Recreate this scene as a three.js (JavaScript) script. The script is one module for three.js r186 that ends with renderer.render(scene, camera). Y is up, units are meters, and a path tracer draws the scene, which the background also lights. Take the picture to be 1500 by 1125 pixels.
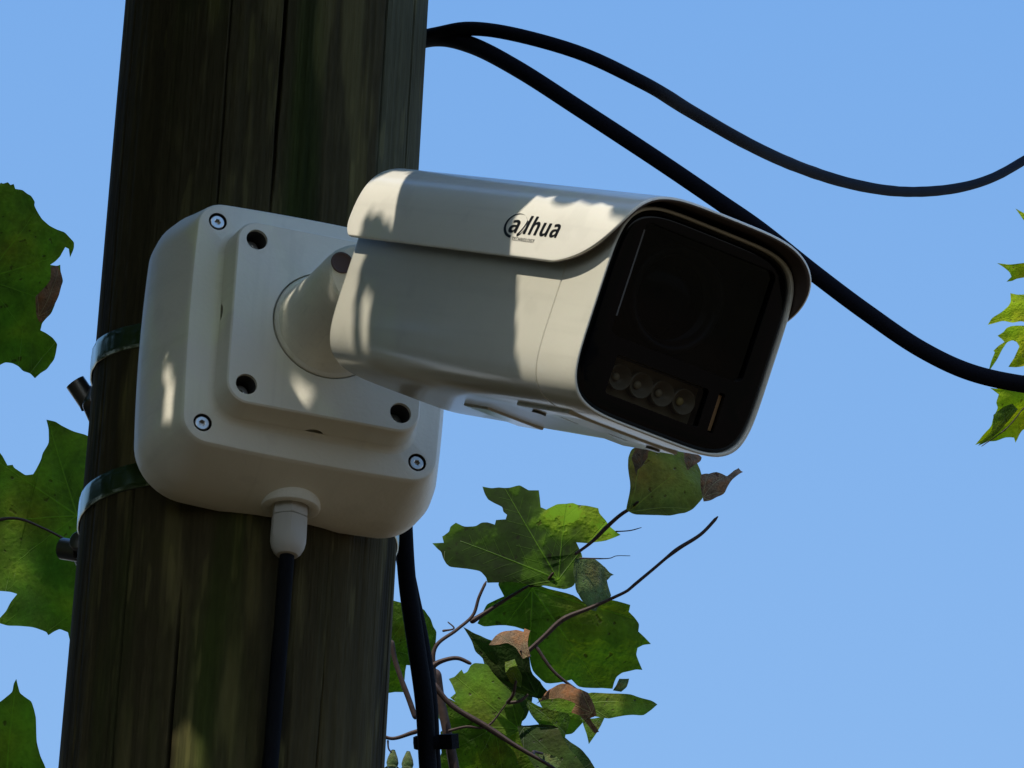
import * as THREE from 'three';
import { mergeGeometries, mergeVertices, toCreasedNormals } from 'three/addons/utils/BufferGeometryUtils.js';
import { Brush, Evaluator, SUBTRACTION } from 'three-bvh-csg';

// ---------------------------------------------------------------- camera, sky, sun, exposure
const V = (x, y, z) => new THREE.Vector3(x, y, z);
const scene = new THREE.Scene();
const camera = new THREE.PerspectiveCamera(6.597, 4 / 3, 0.1, 2000);
camera.position.set(0, 1.6, 3.0212);
camera.up.set(-0.07245, 0.90052, 0.42873);
camera.lookAt(camera.position.clone().add(V(0.03935, 0.43210, -0.90097)));
camera.updateMatrixWorld(true);

const SUN = V(-0.3971, 0.6943, 0.6002).normalize();
const sky = (() => {                                     // clear late-summer sky, paler towards the horizon and round the sun
  const W = 1024, H = 512, d = new Float32Array(W * H * 4);
  const stops = [[0, [.74, .78, .77]], [7, [.55, .67, .82]], [15, [.42, .585, .845]], [22, [.255, .480, .86]], [30, [.185, .405, .82]], [50, [.125, .31, .72]], [90, [.07, .20, .55]]];
  for (let j = 0; j < H; j++) for (let i = 0; i < W; i++) {
    const el = ((j + .5) / H - .5) * 180, az = ((i + .5) / W) * 2 * Math.PI;
    let c;
    if (el <= 0) c = [.30, .36, .42];
    else {
      let k = 0; while (k < stops.length - 2 && el > stops[k + 1][0]) k++;
      const t = (el - stops[k][0]) / (stops[k + 1][0] - stops[k][0]);
      c = stops[k][1].map((a, q) => a + (stops[k + 1][1][q] - a) * t);
      const e = el * Math.PI / 180, v = V(-Math.cos(az) * Math.cos(e), Math.sin(e), Math.sin(az) * Math.cos(e));   // direction of this texel (u = atan2(z, x) / 2pi + .5)
      v.set(Math.cos(az - Math.PI) * Math.cos(e), Math.sin(e), Math.sin(az - Math.PI) * Math.cos(e));
      const g = Math.pow(Math.max(0, v.dot(SUN)), 11) * 2.2;
      c = c.map((a, q) => a + g * [1, .95, .86][q]);
    }
    const o = (j * W + i) * 4; d[o] = c[0]; d[o + 1] = c[1]; d[o + 2] = c[2]; d[o + 3] = 1;
  }
  const t = new THREE.DataTexture(d, W, H, THREE.RGBAFormat, THREE.FloatType);
  t.mapping = THREE.EquirectangularReflectionMapping; t.magFilter = t.minFilter = THREE.LinearFilter; t.needsUpdate = true;
  return t;
})();
scene.background = sky; scene.environment = sky;

const sun = new THREE.DirectionalLight(new THREE.Color().setRGB(1, .92, .79), 4.2);
sun.position.copy(SUN).multiplyScalar(12).add(V(0.1, 3, 0)); sun.target.position.set(0.1, 3, 0);
sun.castShadow = true; sun.shadow.radius = .65; sun.shadow.mapSize.set(4096, 4096);
Object.assign(sun.shadow.camera, { left: -4, right: 4, top: 4, bottom: -4, near: 1, far: 30 });
scene.add(sun, sun.target);

const renderer = new THREE.WebGLRenderer({ antialias: true });
renderer.setSize(1024, 768);
renderer.toneMapping = THREE.LinearToneMapping;
renderer.toneMappingExposure = 1.0;
renderer.shadowMap.enabled = true; renderer.shadowMap.type = THREE.PCFSoftShadowMap;

// ---------------------------------------------------------------- helpers
let seed = 11;
const rnd = () => { seed = (seed * 1664525 + 1013904223) >>> 0; return seed / 4294967296; };
const rr = (a, b) => a + (b - a) * rnd();
const clamp = (x, a, b) => Math.min(b, Math.max(a, x));
const smooth = (a, b, x) => { const t = clamp((x - a) / (b - a), 0, 1); return t * t * (3 - 2 * t); };
const hash = (x, y, s) => { let h = (x * 374761393 + y * 668265263 + s * 974634541) | 0; h = Math.imul(h ^ (h >>> 13), 1274126177); h ^= h >>> 16; return (h >>> 0) / 4294967296; };
function vnoise(x, y, px, py, s) {                       // value noise that repeats after px, py cells
  const xi = Math.floor(x), yi = Math.floor(y), fx = x - xi, fy = y - yi, u = fx * fx * (3 - 2 * fx), v = fy * fy * (3 - 2 * fy);
  const m = (a, n) => ((a % n) + n) % n, x0 = m(xi, px), x1 = m(xi + 1, px), y0 = m(yi, py), y1 = m(yi + 1, py);
  const a = hash(x0, y0, s), b = hash(x1, y0, s), c = hash(x0, y1, s), d = hash(x1, y1, s);
  return a + (b - a) * u + (c - a) * v + (a - b - c + d) * u * v;
}
function fbm(x, y, px, py, s, n = 4) { let t = 0, a = .5, k = 1; for (let i = 0; i < n; i++) { t += a * vnoise(x * k, y * k, px * k, py * k, s + i * 7); a *= .5; k *= 2; } return t / (1 - Math.pow(.5, n)); }
function tex(W, H, fn, color = true) {                   // fn(u, v) -> linear rgb (colour) or a height
  const d = new Uint8Array(W * H * 4), g = (x) => { x = clamp(x, 0, 1); return Math.round(255 * (x <= .0031308 ? 12.92 * x : 1.055 * Math.pow(x, 1 / 2.4) - .055)); };
  for (let j = 0; j < H; j++) for (let i = 0; i < W; i++) {
    const c = fn((i + .5) / W, (j + .5) / H), o = (j * W + i) * 4;
    if (color) { d[o] = g(c[0]); d[o + 1] = g(c[1]); d[o + 2] = g(c[2]); } else d[o] = d[o + 1] = d[o + 2] = Math.round(255 * clamp(c, 0, 1));
    d[o + 3] = 255;
  }
  const t = new THREE.DataTexture(d, W, H); t.wrapS = t.wrapT = THREE.RepeatWrapping; t.magFilter = THREE.LinearFilter; t.minFilter = THREE.LinearMipmapLinearFilter; t.generateMipmaps = true;
  if (color) t.colorSpace = THREE.SRGBColorSpace; t.needsUpdate = true; return t;
}
const C = (r, g, b) => new THREE.Color().setRGB(r, g, b);
const used = {};
function numbered(n) { const k = used[n] = (used[n] ?? -1) + 1; return k ? n + '_' + String(k).padStart(3, '0') : n; }
function mesh(name, geo, mat, parent, label) {
  const m = new THREE.Mesh(geo, mat); m.name = numbered(name); m.castShadow = m.receiveShadow = true; (parent ?? scene).add(m);
  if (label) m.userData.label = label;
  return m;
}
function tag(o, label, category, group) { Object.assign(o.userData, { label, category }); if (group) o.userData.group = group; return o; }
function group(name, label, category, pos = V(0, 0, 0), grp) { const g = new THREE.Group(); g.name = numbered(name); g.position.copy(pos); scene.add(g); return tag(g, label, category, grp); }
// closed outline rings (all with the same number of points) -> a skin; uv in metres
function loft(rings, caps = [true, true]) {
  const n = rings[0].length, P = [], U = [], I = []; let len = 0;
  const around = [0]; for (let i = 1; i <= n; i++) around[i] = around[i - 1] + rings[rings.length >> 1][i % n].distanceTo(rings[rings.length >> 1][i - 1]);
  rings.forEach((r, k) => { if (k) len += r[0].distanceTo(rings[k - 1][0]); for (let i = 0; i <= n; i++) { P.push(...r[i % n].toArray()); U.push(around[i], len); } });
  const w = n + 1;
  for (let k = 0; k < rings.length - 1; k++) for (let i = 0; i < n; i++) { const a = k * w + i, b = a + 1, c = a + w, d = c + 1; I.push(a, b, c, b, d, c); }
  const cap = (r, flip) => { const o = P.length / 3, m = V(0, 0, 0); r.forEach((p) => m.add(p)); m.divideScalar(n); P.push(...m.toArray()); U.push(m.x, m.y); r.forEach((p) => { P.push(...p.toArray()); U.push(p.x, p.y); }); for (let i = 0; i < n; i++) { const a = o + 1 + i, b = o + 1 + (i + 1) % n; flip ? I.push(o, b, a) : I.push(o, a, b); } };
  if (caps[0]) cap(rings[0], true);
  if (caps[1]) cap(rings[rings.length - 1], false);
  const g = new THREE.BufferGeometry(); g.setAttribute('position', new THREE.Float32BufferAttribute(P, 3)); g.setAttribute('uv', new THREE.Float32BufferAttribute(U, 2)); g.setIndex(I);
  return g;
}
const crease = (g, deg = 32) => { g.scale(4000, 4000, 4000); const q = toCreasedNormals(g, deg * Math.PI / 180); return q.scale(1 / 4000, 1 / 4000, 1 / 4000); };
const skin = (rings, caps, deg) => crease(loft(rings, caps), deg);
function superRing(a, b, z, n = 5, N = 144) {            // rounded-square outline, points evenly spaced, from the bottom centre counter-clockwise
  const raw = [], M = 1440;
  for (let i = 0; i <= M; i++) { const t = -Math.PI / 2 + 2 * Math.PI * i / M, c = Math.cos(t), s = Math.sin(t), r = Math.pow(Math.pow(Math.abs(c / a), n) + Math.pow(Math.abs(s / b), n), -1 / n); raw.push([r * c, r * s]); }
  const L = [0]; for (let i = 1; i <= M; i++) L[i] = L[i - 1] + Math.hypot(raw[i][0] - raw[i - 1][0], raw[i][1] - raw[i - 1][1]);
  const out = []; let k = 0;
  for (let i = 0; i < N; i++) { const s = L[M] * i / N; while (L[k + 1] < s) k++; const t = (s - L[k]) / (L[k + 1] - L[k] || 1); out.push(V(raw[k][0] + (raw[k + 1][0] - raw[k][0]) * t, raw[k][1] + (raw[k + 1][1] - raw[k][1]) * t, z)); }
  return out;
}
function squareRing(h, r, z, b = 0, cx = 0, cy = 0) {    // square of half size h with corner radius r and sides that bulge by b
  const out = [];
  for (let k = 0; k < 4; k++) {
    const a0 = k * Math.PI / 2 - Math.PI / 4 - Math.PI / 4, ca = Math.cos(a0), sa = Math.sin(a0);
    for (let i = 1; i < 16; i++) { const t = i / 16 * 2 - 1, x = t * (h - r), y = -(h + b * (1 - t * t)); out.push([x * Math.cos(k * Math.PI / 2) - y * Math.sin(k * Math.PI / 2), x * Math.sin(k * Math.PI / 2) + y * Math.cos(k * Math.PI / 2)]); }
    for (let i = 0; i <= 12; i++) { const t = -Math.PI / 2 + i / 12 * Math.PI / 2, x = h - r + r * Math.cos(t), y = -(h - r) + r * Math.sin(t); out.push([x * Math.cos(k * Math.PI / 2) - y * Math.sin(k * Math.PI / 2), x * Math.sin(k * Math.PI / 2) + y * Math.cos(k * Math.PI / 2)]); }
  }
  return out.map(([x, y]) => V(x + cx, y + cy, z));
}
const circleRing = (r, z, N = 64) => Array.from({ length: N }, (_, i) => V(r * Math.cos(i / N * 2 * Math.PI), r * Math.sin(i / N * 2 * Math.PI), z));
function cut(geo, tools, deg = 30) {                      // solid minus solids
  const ev = new Evaluator(); ev.useGroups = false; ev.attributes = ['position', 'normal', 'uv'];
  const prep = (g) => { g = g.index ? g : mergeVertices(g); if (!g.getAttribute('normal')) g.computeVertexNormals(); return g; };
  let b = new Brush(prep(geo)); b.updateMatrixWorld();
  for (const t of tools) { const k = new Brush(prep(t)); k.updateMatrixWorld(); b = ev.evaluate(b, k, SUBTRACTION); }
  const g = b.geometry; g.deleteAttribute('normal');
  return crease(g, deg);
}
const cylZ = (r, z0, z1, x = 0, y = 0, N = 40) => new THREE.CylinderGeometry(r, r, z1 - z0, N).rotateX(Math.PI / 2).translate(x, y, (z0 + z1) / 2);
const lathe = (pts, N = 72) => new THREE.LatheGeometry(pts.map(([r, y]) => new THREE.Vector2(r, y)), N);
function tube(pts, r0, r1 = r0, seg = 80, rad = 12, wob = 0) {   // tapered tube with rounded ends
  const c = new THREE.CatmullRomCurve3(pts.map((p) => V(...p)), false, 'centripetal'), g = new THREE.TubeGeometry(c, seg, 1, rad, false), p = g.attributes.position, u = g.attributes.uv, L = c.getLength();
  for (let i = 0; i <= seg; i++) {
    const t = i / seg, m = c.getPointAt(t), e = Math.sqrt(clamp(Math.min(t, 1 - t) * L / r0, .0, 1)), r = (r0 + (r1 - r0) * t) * (.35 + .65 * e) * (1 + wob * (vnoise(t * L / r0 / 6, 0, 9999, 1, 5) - .5));
    for (let k = 0; k <= rad; k++) { const j = i * (rad + 1) + k; p.setXYZ(j, m.x + (p.getX(j) - m.x) * r, m.y + (p.getY(j) - m.y) * r, m.z + (p.getZ(j) - m.z) * r); u.setXY(j, t * L, k / rad * 6.28 * r0); }
  }
  g.computeVertexNormals(); return g;
}
// ---------------------------------------------------------------- materials
const paintNoise = tex(512, 512, (u, v) => { const a = fbm(u * 6, v * 6, 6, 6, 3, 5), b = fbm(u * 40, v * 24, 40, 24, 9, 3); const st = smooth(.55, .85, fbm(u * 40, v * 2, 40, 2, 25, 3)); const k = .95 - .05 * st + .08 * (a - .3) + .02 * (b - .5) - .05 * smooth(.66, .8, fbm(u * 9, v * 9, 9, 9, 21, 4)); return [k, k * .995, k * .98]; });
paintNoise.repeat.set(6, 6);
const peel = tex(512, 512, (u, v) => .5 + .5 * (fbm(u * 96, v * 96, 96, 96, 4, 2) - .5) + .25 * (fbm(u * 8, v * 8, 8, 8, 14, 2) - .5), false);
peel.repeat.set(8, 8);
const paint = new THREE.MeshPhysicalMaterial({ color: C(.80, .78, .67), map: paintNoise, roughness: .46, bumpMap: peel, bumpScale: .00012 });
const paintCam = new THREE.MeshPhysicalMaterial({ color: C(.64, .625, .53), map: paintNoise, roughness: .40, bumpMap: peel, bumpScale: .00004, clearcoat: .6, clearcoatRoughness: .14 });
const paintCamSunlit = paintCam.clone(); paintCamSunlit.color.setRGB(.83, .81, .72);  // visor lightened, body darkened: their difference in sunlight put into the colour
const paintSmooth = new THREE.MeshPhysicalMaterial({ color: C(.72, .72, .70), roughness: .10 });
const plasticGrey = new THREE.MeshPhysicalMaterial({ color: C(.50, .49, .45), map: paintNoise, roughness: .5 });
const steel = new THREE.MeshStandardMaterial({ color: C(.62, .61, .58), metalness: 1, roughness: .28 });
const bandSteel = new THREE.MeshStandardMaterial({ color: C(.25, .245, .16), metalness: 1, roughness: .15 });
const darkSteel = new THREE.MeshStandardMaterial({ color: C(.20, .19, .18), metalness: 1, roughness: .35 });
const gap = new THREE.MeshStandardMaterial({ color: C(.02, .02, .02), roughness: .8 });
const holeDark = new THREE.MeshStandardMaterial({ color: C(.055, .052, .048), roughness: .7 });
const gloss = new THREE.MeshPhysicalMaterial({ color: C(.002, .002, .0025), roughness: .05, specularIntensity: .45 });
const innerBlack = new THREE.MeshStandardMaterial({ color: C(.008, .008, .009), roughness: .5 });
const gleamPale = new THREE.MeshStandardMaterial({ color: C(.10, .10, .095), roughness: .35 });
const gleamBrown = new THREE.MeshStandardMaterial({ color: C(.30, .17, .07), roughness: .4, metalness: .3 });
const ledPanel = new THREE.MeshStandardMaterial({ color: C(.34, .30, .21), roughness: .45 });
const ledCup = new THREE.MeshPhysicalMaterial({ color: C(.20, .175, .13), roughness: .35 });
const ledCore = new THREE.MeshPhysicalMaterial({ color: C(.55, .45, .18), roughness: .3 });
const lensGlass = new THREE.MeshPhysicalMaterial({ color: C(.004, .006, .008), roughness: .05, specularIntensity: .35 });
const pane = new THREE.MeshPhysicalMaterial({ color: C(.24, .25, .26), transmission: 1, thickness: 0, roughness: .02, ior: 1.5, specularIntensity: .45 });
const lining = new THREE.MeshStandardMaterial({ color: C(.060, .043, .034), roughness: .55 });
const lampPane = new THREE.MeshPhysicalMaterial({ color: C(.55, .54, .50), transmission: 1, thickness: 0, roughness: .02, ior: 1.5, specularIntensity: .45 });
const ink = C(.15, .14, .15);
const rubberBump = tex(256, 256, (u, v) => fbm(u * 32, v * 32, 32, 32, 2, 3), false); rubberBump.repeat.set(30, 30);
const rubber = new THREE.MeshPhysicalMaterial({ color: C(.0055, .006, .011), roughness: .8, specularIntensity: .15, bumpMap: rubberBump, bumpScale: .0002 });
const rubberMatte = new THREE.MeshPhysicalMaterial({ color: C(.005, .0058, .0085), roughness: .8, specularIntensity: .2, bumpMap: rubberBump, bumpScale: .0002 });

// ---------------------------------------------------------------- ground
{
  const gt = tex(512, 512, (u, v) => { const a = fbm(u * 8, v * 8, 8, 8, 31, 5), b = fbm(u * 64, v * 64, 64, 64, 33, 3), g = smooth(.4, .65, a); const k = .7 + .6 * b; return [k * (.062 - .018 * g), k * (.040 - .004 * g), k * (.019 - .007 * g)]; });
  gt.repeat.set(150, 150);
  const g = new THREE.CircleGeometry(600, 96).rotateX(-Math.PI / 2);
  const m = mesh('ground', g, new THREE.MeshStandardMaterial({ map: gt, roughness: .95 })); m.userData.kind = 'structure';
}

// ---------------------------------------------------------------- wooden pole
const poleR = (y) => .079 - .0025 * (y - 2.9);
{
  const cracks = [[.055, 3.085, 3.6, .0011, .011], [1.13, 3.10, 3.7, .0009, .009], [-.33, 2.3, 2.905, .0010, .010], [.27, 2.2, 2.92, .0009, .009], [-.29, 3.02, 3.5, .0005, .004], [1.36, 2.2, 2.95, .0009, .008], [-1.15, 2.4, 3.3, .0006, .006], [.80, 3.08, 3.6, .0006, .0035], [.62, 2.1, 2.9, .0005, .004], [-.72, 2.2, 3.1, .0005, .005], [2.3, 1, 4, .001, .01], [-2.4, .6, 3.2, .001, .01], [3.0, 1.5, 4.5, .0012, .012]];
  const NT = 1100, ys = []; for (let y = 0; y < 2.7; y += .15) ys.push(y); for (let y = 2.7; y < 3.35; y += .005) ys.push(y); for (let y = 3.35; y <= 5.6; y += .15) ys.push(y);
  const P = [], U = [], I = [];
  ys.forEach((y) => {
    for (let i = 0; i <= NT; i++) {
      const th = (i / NT) * 2 * Math.PI - Math.PI, u = i / NT;
      let r = poleR(y) + .0016 * (fbm(u * 12, y * 1.1, 12, 64, 41, 3) - .5) + .0009 * (fbm(u * 60, y * 2.2, 60, 64, 43, 2) - .5) + .0004 * (fbm(u * 260, y * 6, 260, 64, 47, 2) - .5);
      for (const [t0, y0, y1, w, dp] of cracks) {
        if (y < y0 || y > y1) continue;
        const f = Math.sqrt(smooth(y0, y0 + .12, y) * smooth(y1, y1 - .12, y)), c = t0 + .012 * (vnoise(y * 9, t0 * 50, 64, 9999, 51) - .5) + .006 * (vnoise(y * 40, t0 * 50, 512, 9999, 52) - .5), dd = Math.abs(th - c) * poleR(y);
        r -= dp * f * Math.max(0, 1 - dd / (w * (.5 + .5 * f)));
      }
      P.push(r * Math.sin(th), y, r * Math.cos(th)); U.push(u, y);
    }
  });
  const w = NT + 1;
  for (let k = 0; k < ys.length - 1; k++) for (let i = 0; i < NT; i++) { const a = k * w + i; I.push(a, a + 1, a + w, a + 1, a + w + 1, a + w); }
  const cap = P.length / 3; P.push(0, 5.55, 0); U.push(.5, 5.5); const o = (ys.length - 1) * w; for (let i = 0; i < NT; i++) I.push(o + i, o + i + 1, cap);
  const g = new THREE.BufferGeometry(); g.setAttribute('position', new THREE.Float32BufferAttribute(P, 3)); g.setAttribute('uv', new THREE.Float32BufferAttribute(U, 2)); g.setIndex(I); g.computeVertexNormals();
  const grain = (u, v) => .5 * fbm(u * 210, v * 5, 210, 5, 61, 4) + .3 * fbm(u * 60, v * 3, 60, 3, 63, 3) + .2 * fbm(u * 700, v * 40, 700, 40, 67, 2) + .38 * (fbm(u * 300, v * 110, 300, 110, 68, 3) - .5);
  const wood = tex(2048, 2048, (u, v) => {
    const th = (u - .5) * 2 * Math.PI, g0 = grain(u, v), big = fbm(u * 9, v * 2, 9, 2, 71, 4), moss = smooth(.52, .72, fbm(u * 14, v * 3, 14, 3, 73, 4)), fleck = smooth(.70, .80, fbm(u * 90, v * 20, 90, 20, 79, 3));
    let k = .62 + .7 * g0 * g0 + .6 * (big - .5);
    let c = [.078 * k, .064 * k, .030 * k];
    c = [c[0] * (1 - .25 * moss), c[1] * (1 + .15 * moss), c[2] * (1 - .4 * moss)];
    // open-sky light painted as a grey-green flank on the right-hand side, with a ragged edge
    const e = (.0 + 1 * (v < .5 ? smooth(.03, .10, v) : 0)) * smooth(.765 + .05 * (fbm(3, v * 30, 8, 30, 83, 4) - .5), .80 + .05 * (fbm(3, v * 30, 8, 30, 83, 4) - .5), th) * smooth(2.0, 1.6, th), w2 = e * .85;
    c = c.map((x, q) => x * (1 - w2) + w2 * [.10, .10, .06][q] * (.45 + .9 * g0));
    const fl = fleck * .4, bl = smooth(.60, .75, fbm(u * 30, v * 9, 30, 9, 87, 4)) * .5; c = c.map((x, q) => x * (1 - .5 * smooth(.55, .7, fbm(u * 20, v * 2, 20, 2, 89, 4))) + (fl + bl) * [.09, .078, .026][q]);
    return c;
  });
  const bump = tex(2048, 2048, (u, v) => grain(u, v), false);
  wood.repeat.set(1, 1); bump.repeat.set(1, 1);
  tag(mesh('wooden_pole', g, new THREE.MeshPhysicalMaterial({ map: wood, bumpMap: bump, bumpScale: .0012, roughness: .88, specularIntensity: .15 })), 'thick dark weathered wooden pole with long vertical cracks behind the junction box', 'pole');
}

// ---------------------------------------------------------------- steel bands round the pole
function band(y, h, label, turn, coil, dip) {
  const N = 220, rows = [[-h / 2, .0002], [-h / 2 + .0004, .0009], [-h * .25, .00105], [0, .0011], [h * .25, .00105], [h / 2 - .0004, .0009], [h / 2, .0002]], P = [], U = [], I = [];
  const g0 = group('steel_band', label, 'steel band', V(0, y, 0), 'steel bands round the pole');
  for (const [dy, t] of rows) for (let i = 0; i <= N; i++) { const a = i / N * 2 * Math.PI, r = poleR(y) + t + .0005 * (vnoise(a * 9, y * 40, 999, 999, 91) - .5) + .0003 * (vnoise(a * 30, y * 40, 999, 999, 93) - .5); P.push(r * Math.sin(a), dy - dip * Math.max(0, Math.cos(a)) ** 1.4, r * Math.cos(a)); U.push(a * r, dy); }
  for (let k = 0; k < rows.length - 1; k++) for (let i = 0; i < N; i++) { const a = k * (N + 1) + i; I.push(a, a + 1, a + N + 1, a + 1, a + N + 2, a + N + 1); }
  const g = new THREE.BufferGeometry(); g.setAttribute('position', new THREE.Float32BufferAttribute(P, 3)); g.setAttribute('uv', new THREE.Float32BufferAttribute(U, 2)); g.setIndex(I); g.computeVertexNormals();
  mesh('strap', g, bandSteel, g0);
  // worm-drive buckle on the far left side
  const th = turn, R = poleR(y) + .006, c = V(R * Math.sin(th), 0, R * Math.cos(th)), q = new THREE.Quaternion().setFromAxisAngle(V(0, 1, 0), th);
  const put = (gg) => gg.applyQuaternion(q).translate(c.x, c.y, c.z);
  mesh('buckle', put(mergeGeometries([lathe([[0, -.010], [.0042, -.010], [.0052, -.0088], [.0055, 0], [.0052, .0088], [.0042, .010], [0, .010]], 24).rotateZ(coil ? Math.PI / 2 : .5).toNonIndexed(), new THREE.BoxGeometry(.022, h * .9, .0028).translate(0, 0, -.0035).toNonIndexed()])), darkSteel, g0);
  const rings = []; for (let i = 0; i < 90; i++) { const a = i / 90 * Math.PI * 2 * 2.4, r = .0022 + .0033 * i / 90; rings.push([r * Math.cos(a), 0, r * Math.sin(a)]); }
  const rb = []; rings.forEach(([x, , z], i) => { const n = V(x, 0, z).normalize().multiplyScalar(.0004); const hh = coil ? .0055 : .0062; rb.push([V(x - n.x, -hh, z - n.z), V(x + n.x, -hh, z + n.z), V(x + n.x, hh, z + n.z), V(x - n.x, hh, z - n.z)]); });
  const cg = skin(rb, [true, true], 40).rotateX(coil ? 1.25 : .5).rotateZ(coil ? .3 : -.5).translate(.0, coil ? 0 : .004, .0085);
  mesh('coiled_tail', put(cg), darkSteel, g0);
  mesh('buckle_screw', put(mergeGeometries([new THREE.CylinderGeometry(.0046, .0046, .005, 6).toNonIndexed(), new THREE.CylinderGeometry(.0028, .0028, .012, 16).translate(0, -.006, 0).toNonIndexed()]).rotateZ(-1.1).translate(-.006, .001, .009)), darkSteel, g0);
}
band(3.0425, .0135, 'upper shiny steel band strapped round the pole level with the middle of the box', -2.02, false, .014);
band(2.9600, .0140, 'lower shiny steel band strapped round the pole level with the bottom of the box', -2.05, true, .006);

// ---------------------------------------------------------------- junction box
const boxPos = V(0.03148, 3.00722, 0.11863), boxYaw = 0.25955;
const box = group('junction_box', 'square pale grey junction box with rounded corners strapped to the pole', 'junction box', boxPos);
box.rotation.y = boxYaw;
{
  const shell = loft([squareRing(.0725, .026, -.054, .0012), squareRing(.0745, .027, -.050, .0012), squareRing(.0748, .027, -.040, .0015), squareRing(.0730, .0255, -.029, .0016), squareRing(.0700, .0225, -.0185, .0015), squareRing(.0668, .018, -.0085, .0012), squareRing(.0648, .0145, -.0030, .001), squareRing(.0642, .0136, -.0014, .001), squareRing(.0634, .0126, -.0004, .001), squareRing(.0622, .0114, 0, .001)]);
  const wells = []; for (const x of [-1, 1]) for (const y of [-1, 1]) wells.push(cylZ(.0046, -.0035, .01, x * .054, y * .054));
  wells.push(new THREE.BoxGeometry(.044, .0028, .012).translate(-.004, -.0758, -.0555));           // cable notch in the rear rim
  wells.push(new THREE.CylinderGeometry(.0098, .0098, .02, 40).translate(.0008, -.0873, -.0310));     // threaded entry
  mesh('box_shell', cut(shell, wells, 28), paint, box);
  const plate = loft([squareRing(.0500, .0125, -.006), squareRing(.0500, .0125, .0035), squareRing(.0494, .012, .0120), squareRing(.0488, .0115, .0168), squareRing(.0484, .0111, .0179), squareRing(.0476, .0103, .0186)]);
  const holes = []; for (const x of [-1, 1]) for (const y of [-1, 1]) holes.push(cylZ(.0053, .003, .03, x * .0387, y * .0387));
  holes.push(cylZ(.0279, .0150, .03, -.0003, 0, 96));
  holes.push(new THREE.CylinderGeometry(.0050, .0050, .010, 32).translate(.0005, -.0515, .0012).scale(1, 1, 1).rotateX(0), new THREE.CylinderGeometry(.0050, .0050, .010, 32).rotateZ(Math.PI / 2).translate(-.0515, .0039, .0012));
  mesh('mounting_plate', cut(plate, holes, 28), paint, box);
  // small fillet where the raised plate meets the lid
  mesh('plate_foot', skin([squareRing(.0528, .0150, .0000), squareRing(.0517, .014, .0004), squareRing(.0507, .0132, .0014), squareRing(.0501, .0126, .0034)].map((r) => r), [false, false], 60), paint, box);
  const hexHead = (r, h, s) => { const sh = new THREE.Shape(); sh.absarc(0, 0, r, 0, Math.PI * 2); const hole = new THREE.Path(); for (let i = 0; i <= 12; i++) { const a = i / 12 * Math.PI * 2, q = s * (i % 2 ? .78 : 1); i ? hole.lineTo(q * Math.cos(a), q * Math.sin(a)) : hole.moveTo(q, 0); } sh.holes.push(hole); return mergeGeometries([new THREE.ExtrudeGeometry(sh, { depth: h, bevelEnabled: true, bevelSize: .0004, bevelThickness: .0004, bevelSegments: 2, curveSegments: 28 }), new THREE.CylinderGeometry(r * .9, r * .9, .0005, 24).rotateX(Math.PI / 2).toNonIndexed()]); };
  const lidHead = hexHead(.0031, .0018, .0019), deepHead = hexHead(.0036, .003, .0021);
  for (const x of [-1, 1]) for (const y of [-1, 1]) {
    const w = mesh('screw_well', lathe([[.0028, -.0033], [.0044, -.0033], [.00448, -.0003]], 36).rotateX(Math.PI / 2), gap, box); w.position.set(x * .054, y * .054, 0);  // black liner: the shade inside the well is put into its colour
    const a = mesh('screw', lidHead, steel, box); a.position.set(x * .054, y * .054, -.0028); a.rotation.z = rr(0, 3);
    mesh('bolt_hole', lathe([[.0034, .0038], [.0051, .0038], [.00522, .0165]], 36).rotateX(Math.PI / 2), holeDark, box).position.set(x * .0387, y * .0387, 0);  // dark liner paints in the shade of the deep hole
    const b = mesh('recessed_screw', deepHead, steel, box); b.position.set(x * .0387, y * .0387, .0045); b.rotation.z = rr(0, 3);
  }
  // cable gland under the box
  const gl = mesh('gland_flange', crease(lathe([[.0080, -.0735], [.0098, -.0750], [.0112, -.0756], [.0132, -.0756], [.0142, -.0750], [.0145, -.0738], [.0145, -.0650]].map(([r, y]) => [r, y - .0010]).reverse(), 72), 40), paint, box); gl.position.set(.0008, 0, -.0310);
  const hexR = (r, y, soft) => Array.from({ length: 72 }, (_, i) => { const a = i / 72 * 2 * Math.PI, k = Math.PI / 3, d = ((a + .35) % k) - k / 2, q = r * (soft + (1 - soft) * Math.cos(k / 2) / Math.cos(d) / .93); return V(q * Math.cos(a), -q * Math.sin(a) * 0 + y, q * Math.sin(a)).clone(); }).reverse();
  const nut = mesh('gland_nut', mergeGeometries([skin([hexR(.0080, -.0715, 1), hexR(.0086, -.0720, .4), hexR(.0088, -.0775, .3), hexR(.0085, -.0779, .5)], [true, true], 26), skin([hexR(.0083, -.0781, .6), hexR(.0089, -.0785, .45), hexR(.0090, -.0880, .5), hexR(.0088, -.0905, .8), hexR(.0080, -.0935, 1), hexR(.0068, -.0960, 1), hexR(.0052, -.0975, 1), hexR(.0036, -.0978, 1)], [true, true], 26)]), plasticGrey, box);
  nut.position.set(.0008, -.0032, -.0310);
}

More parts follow.
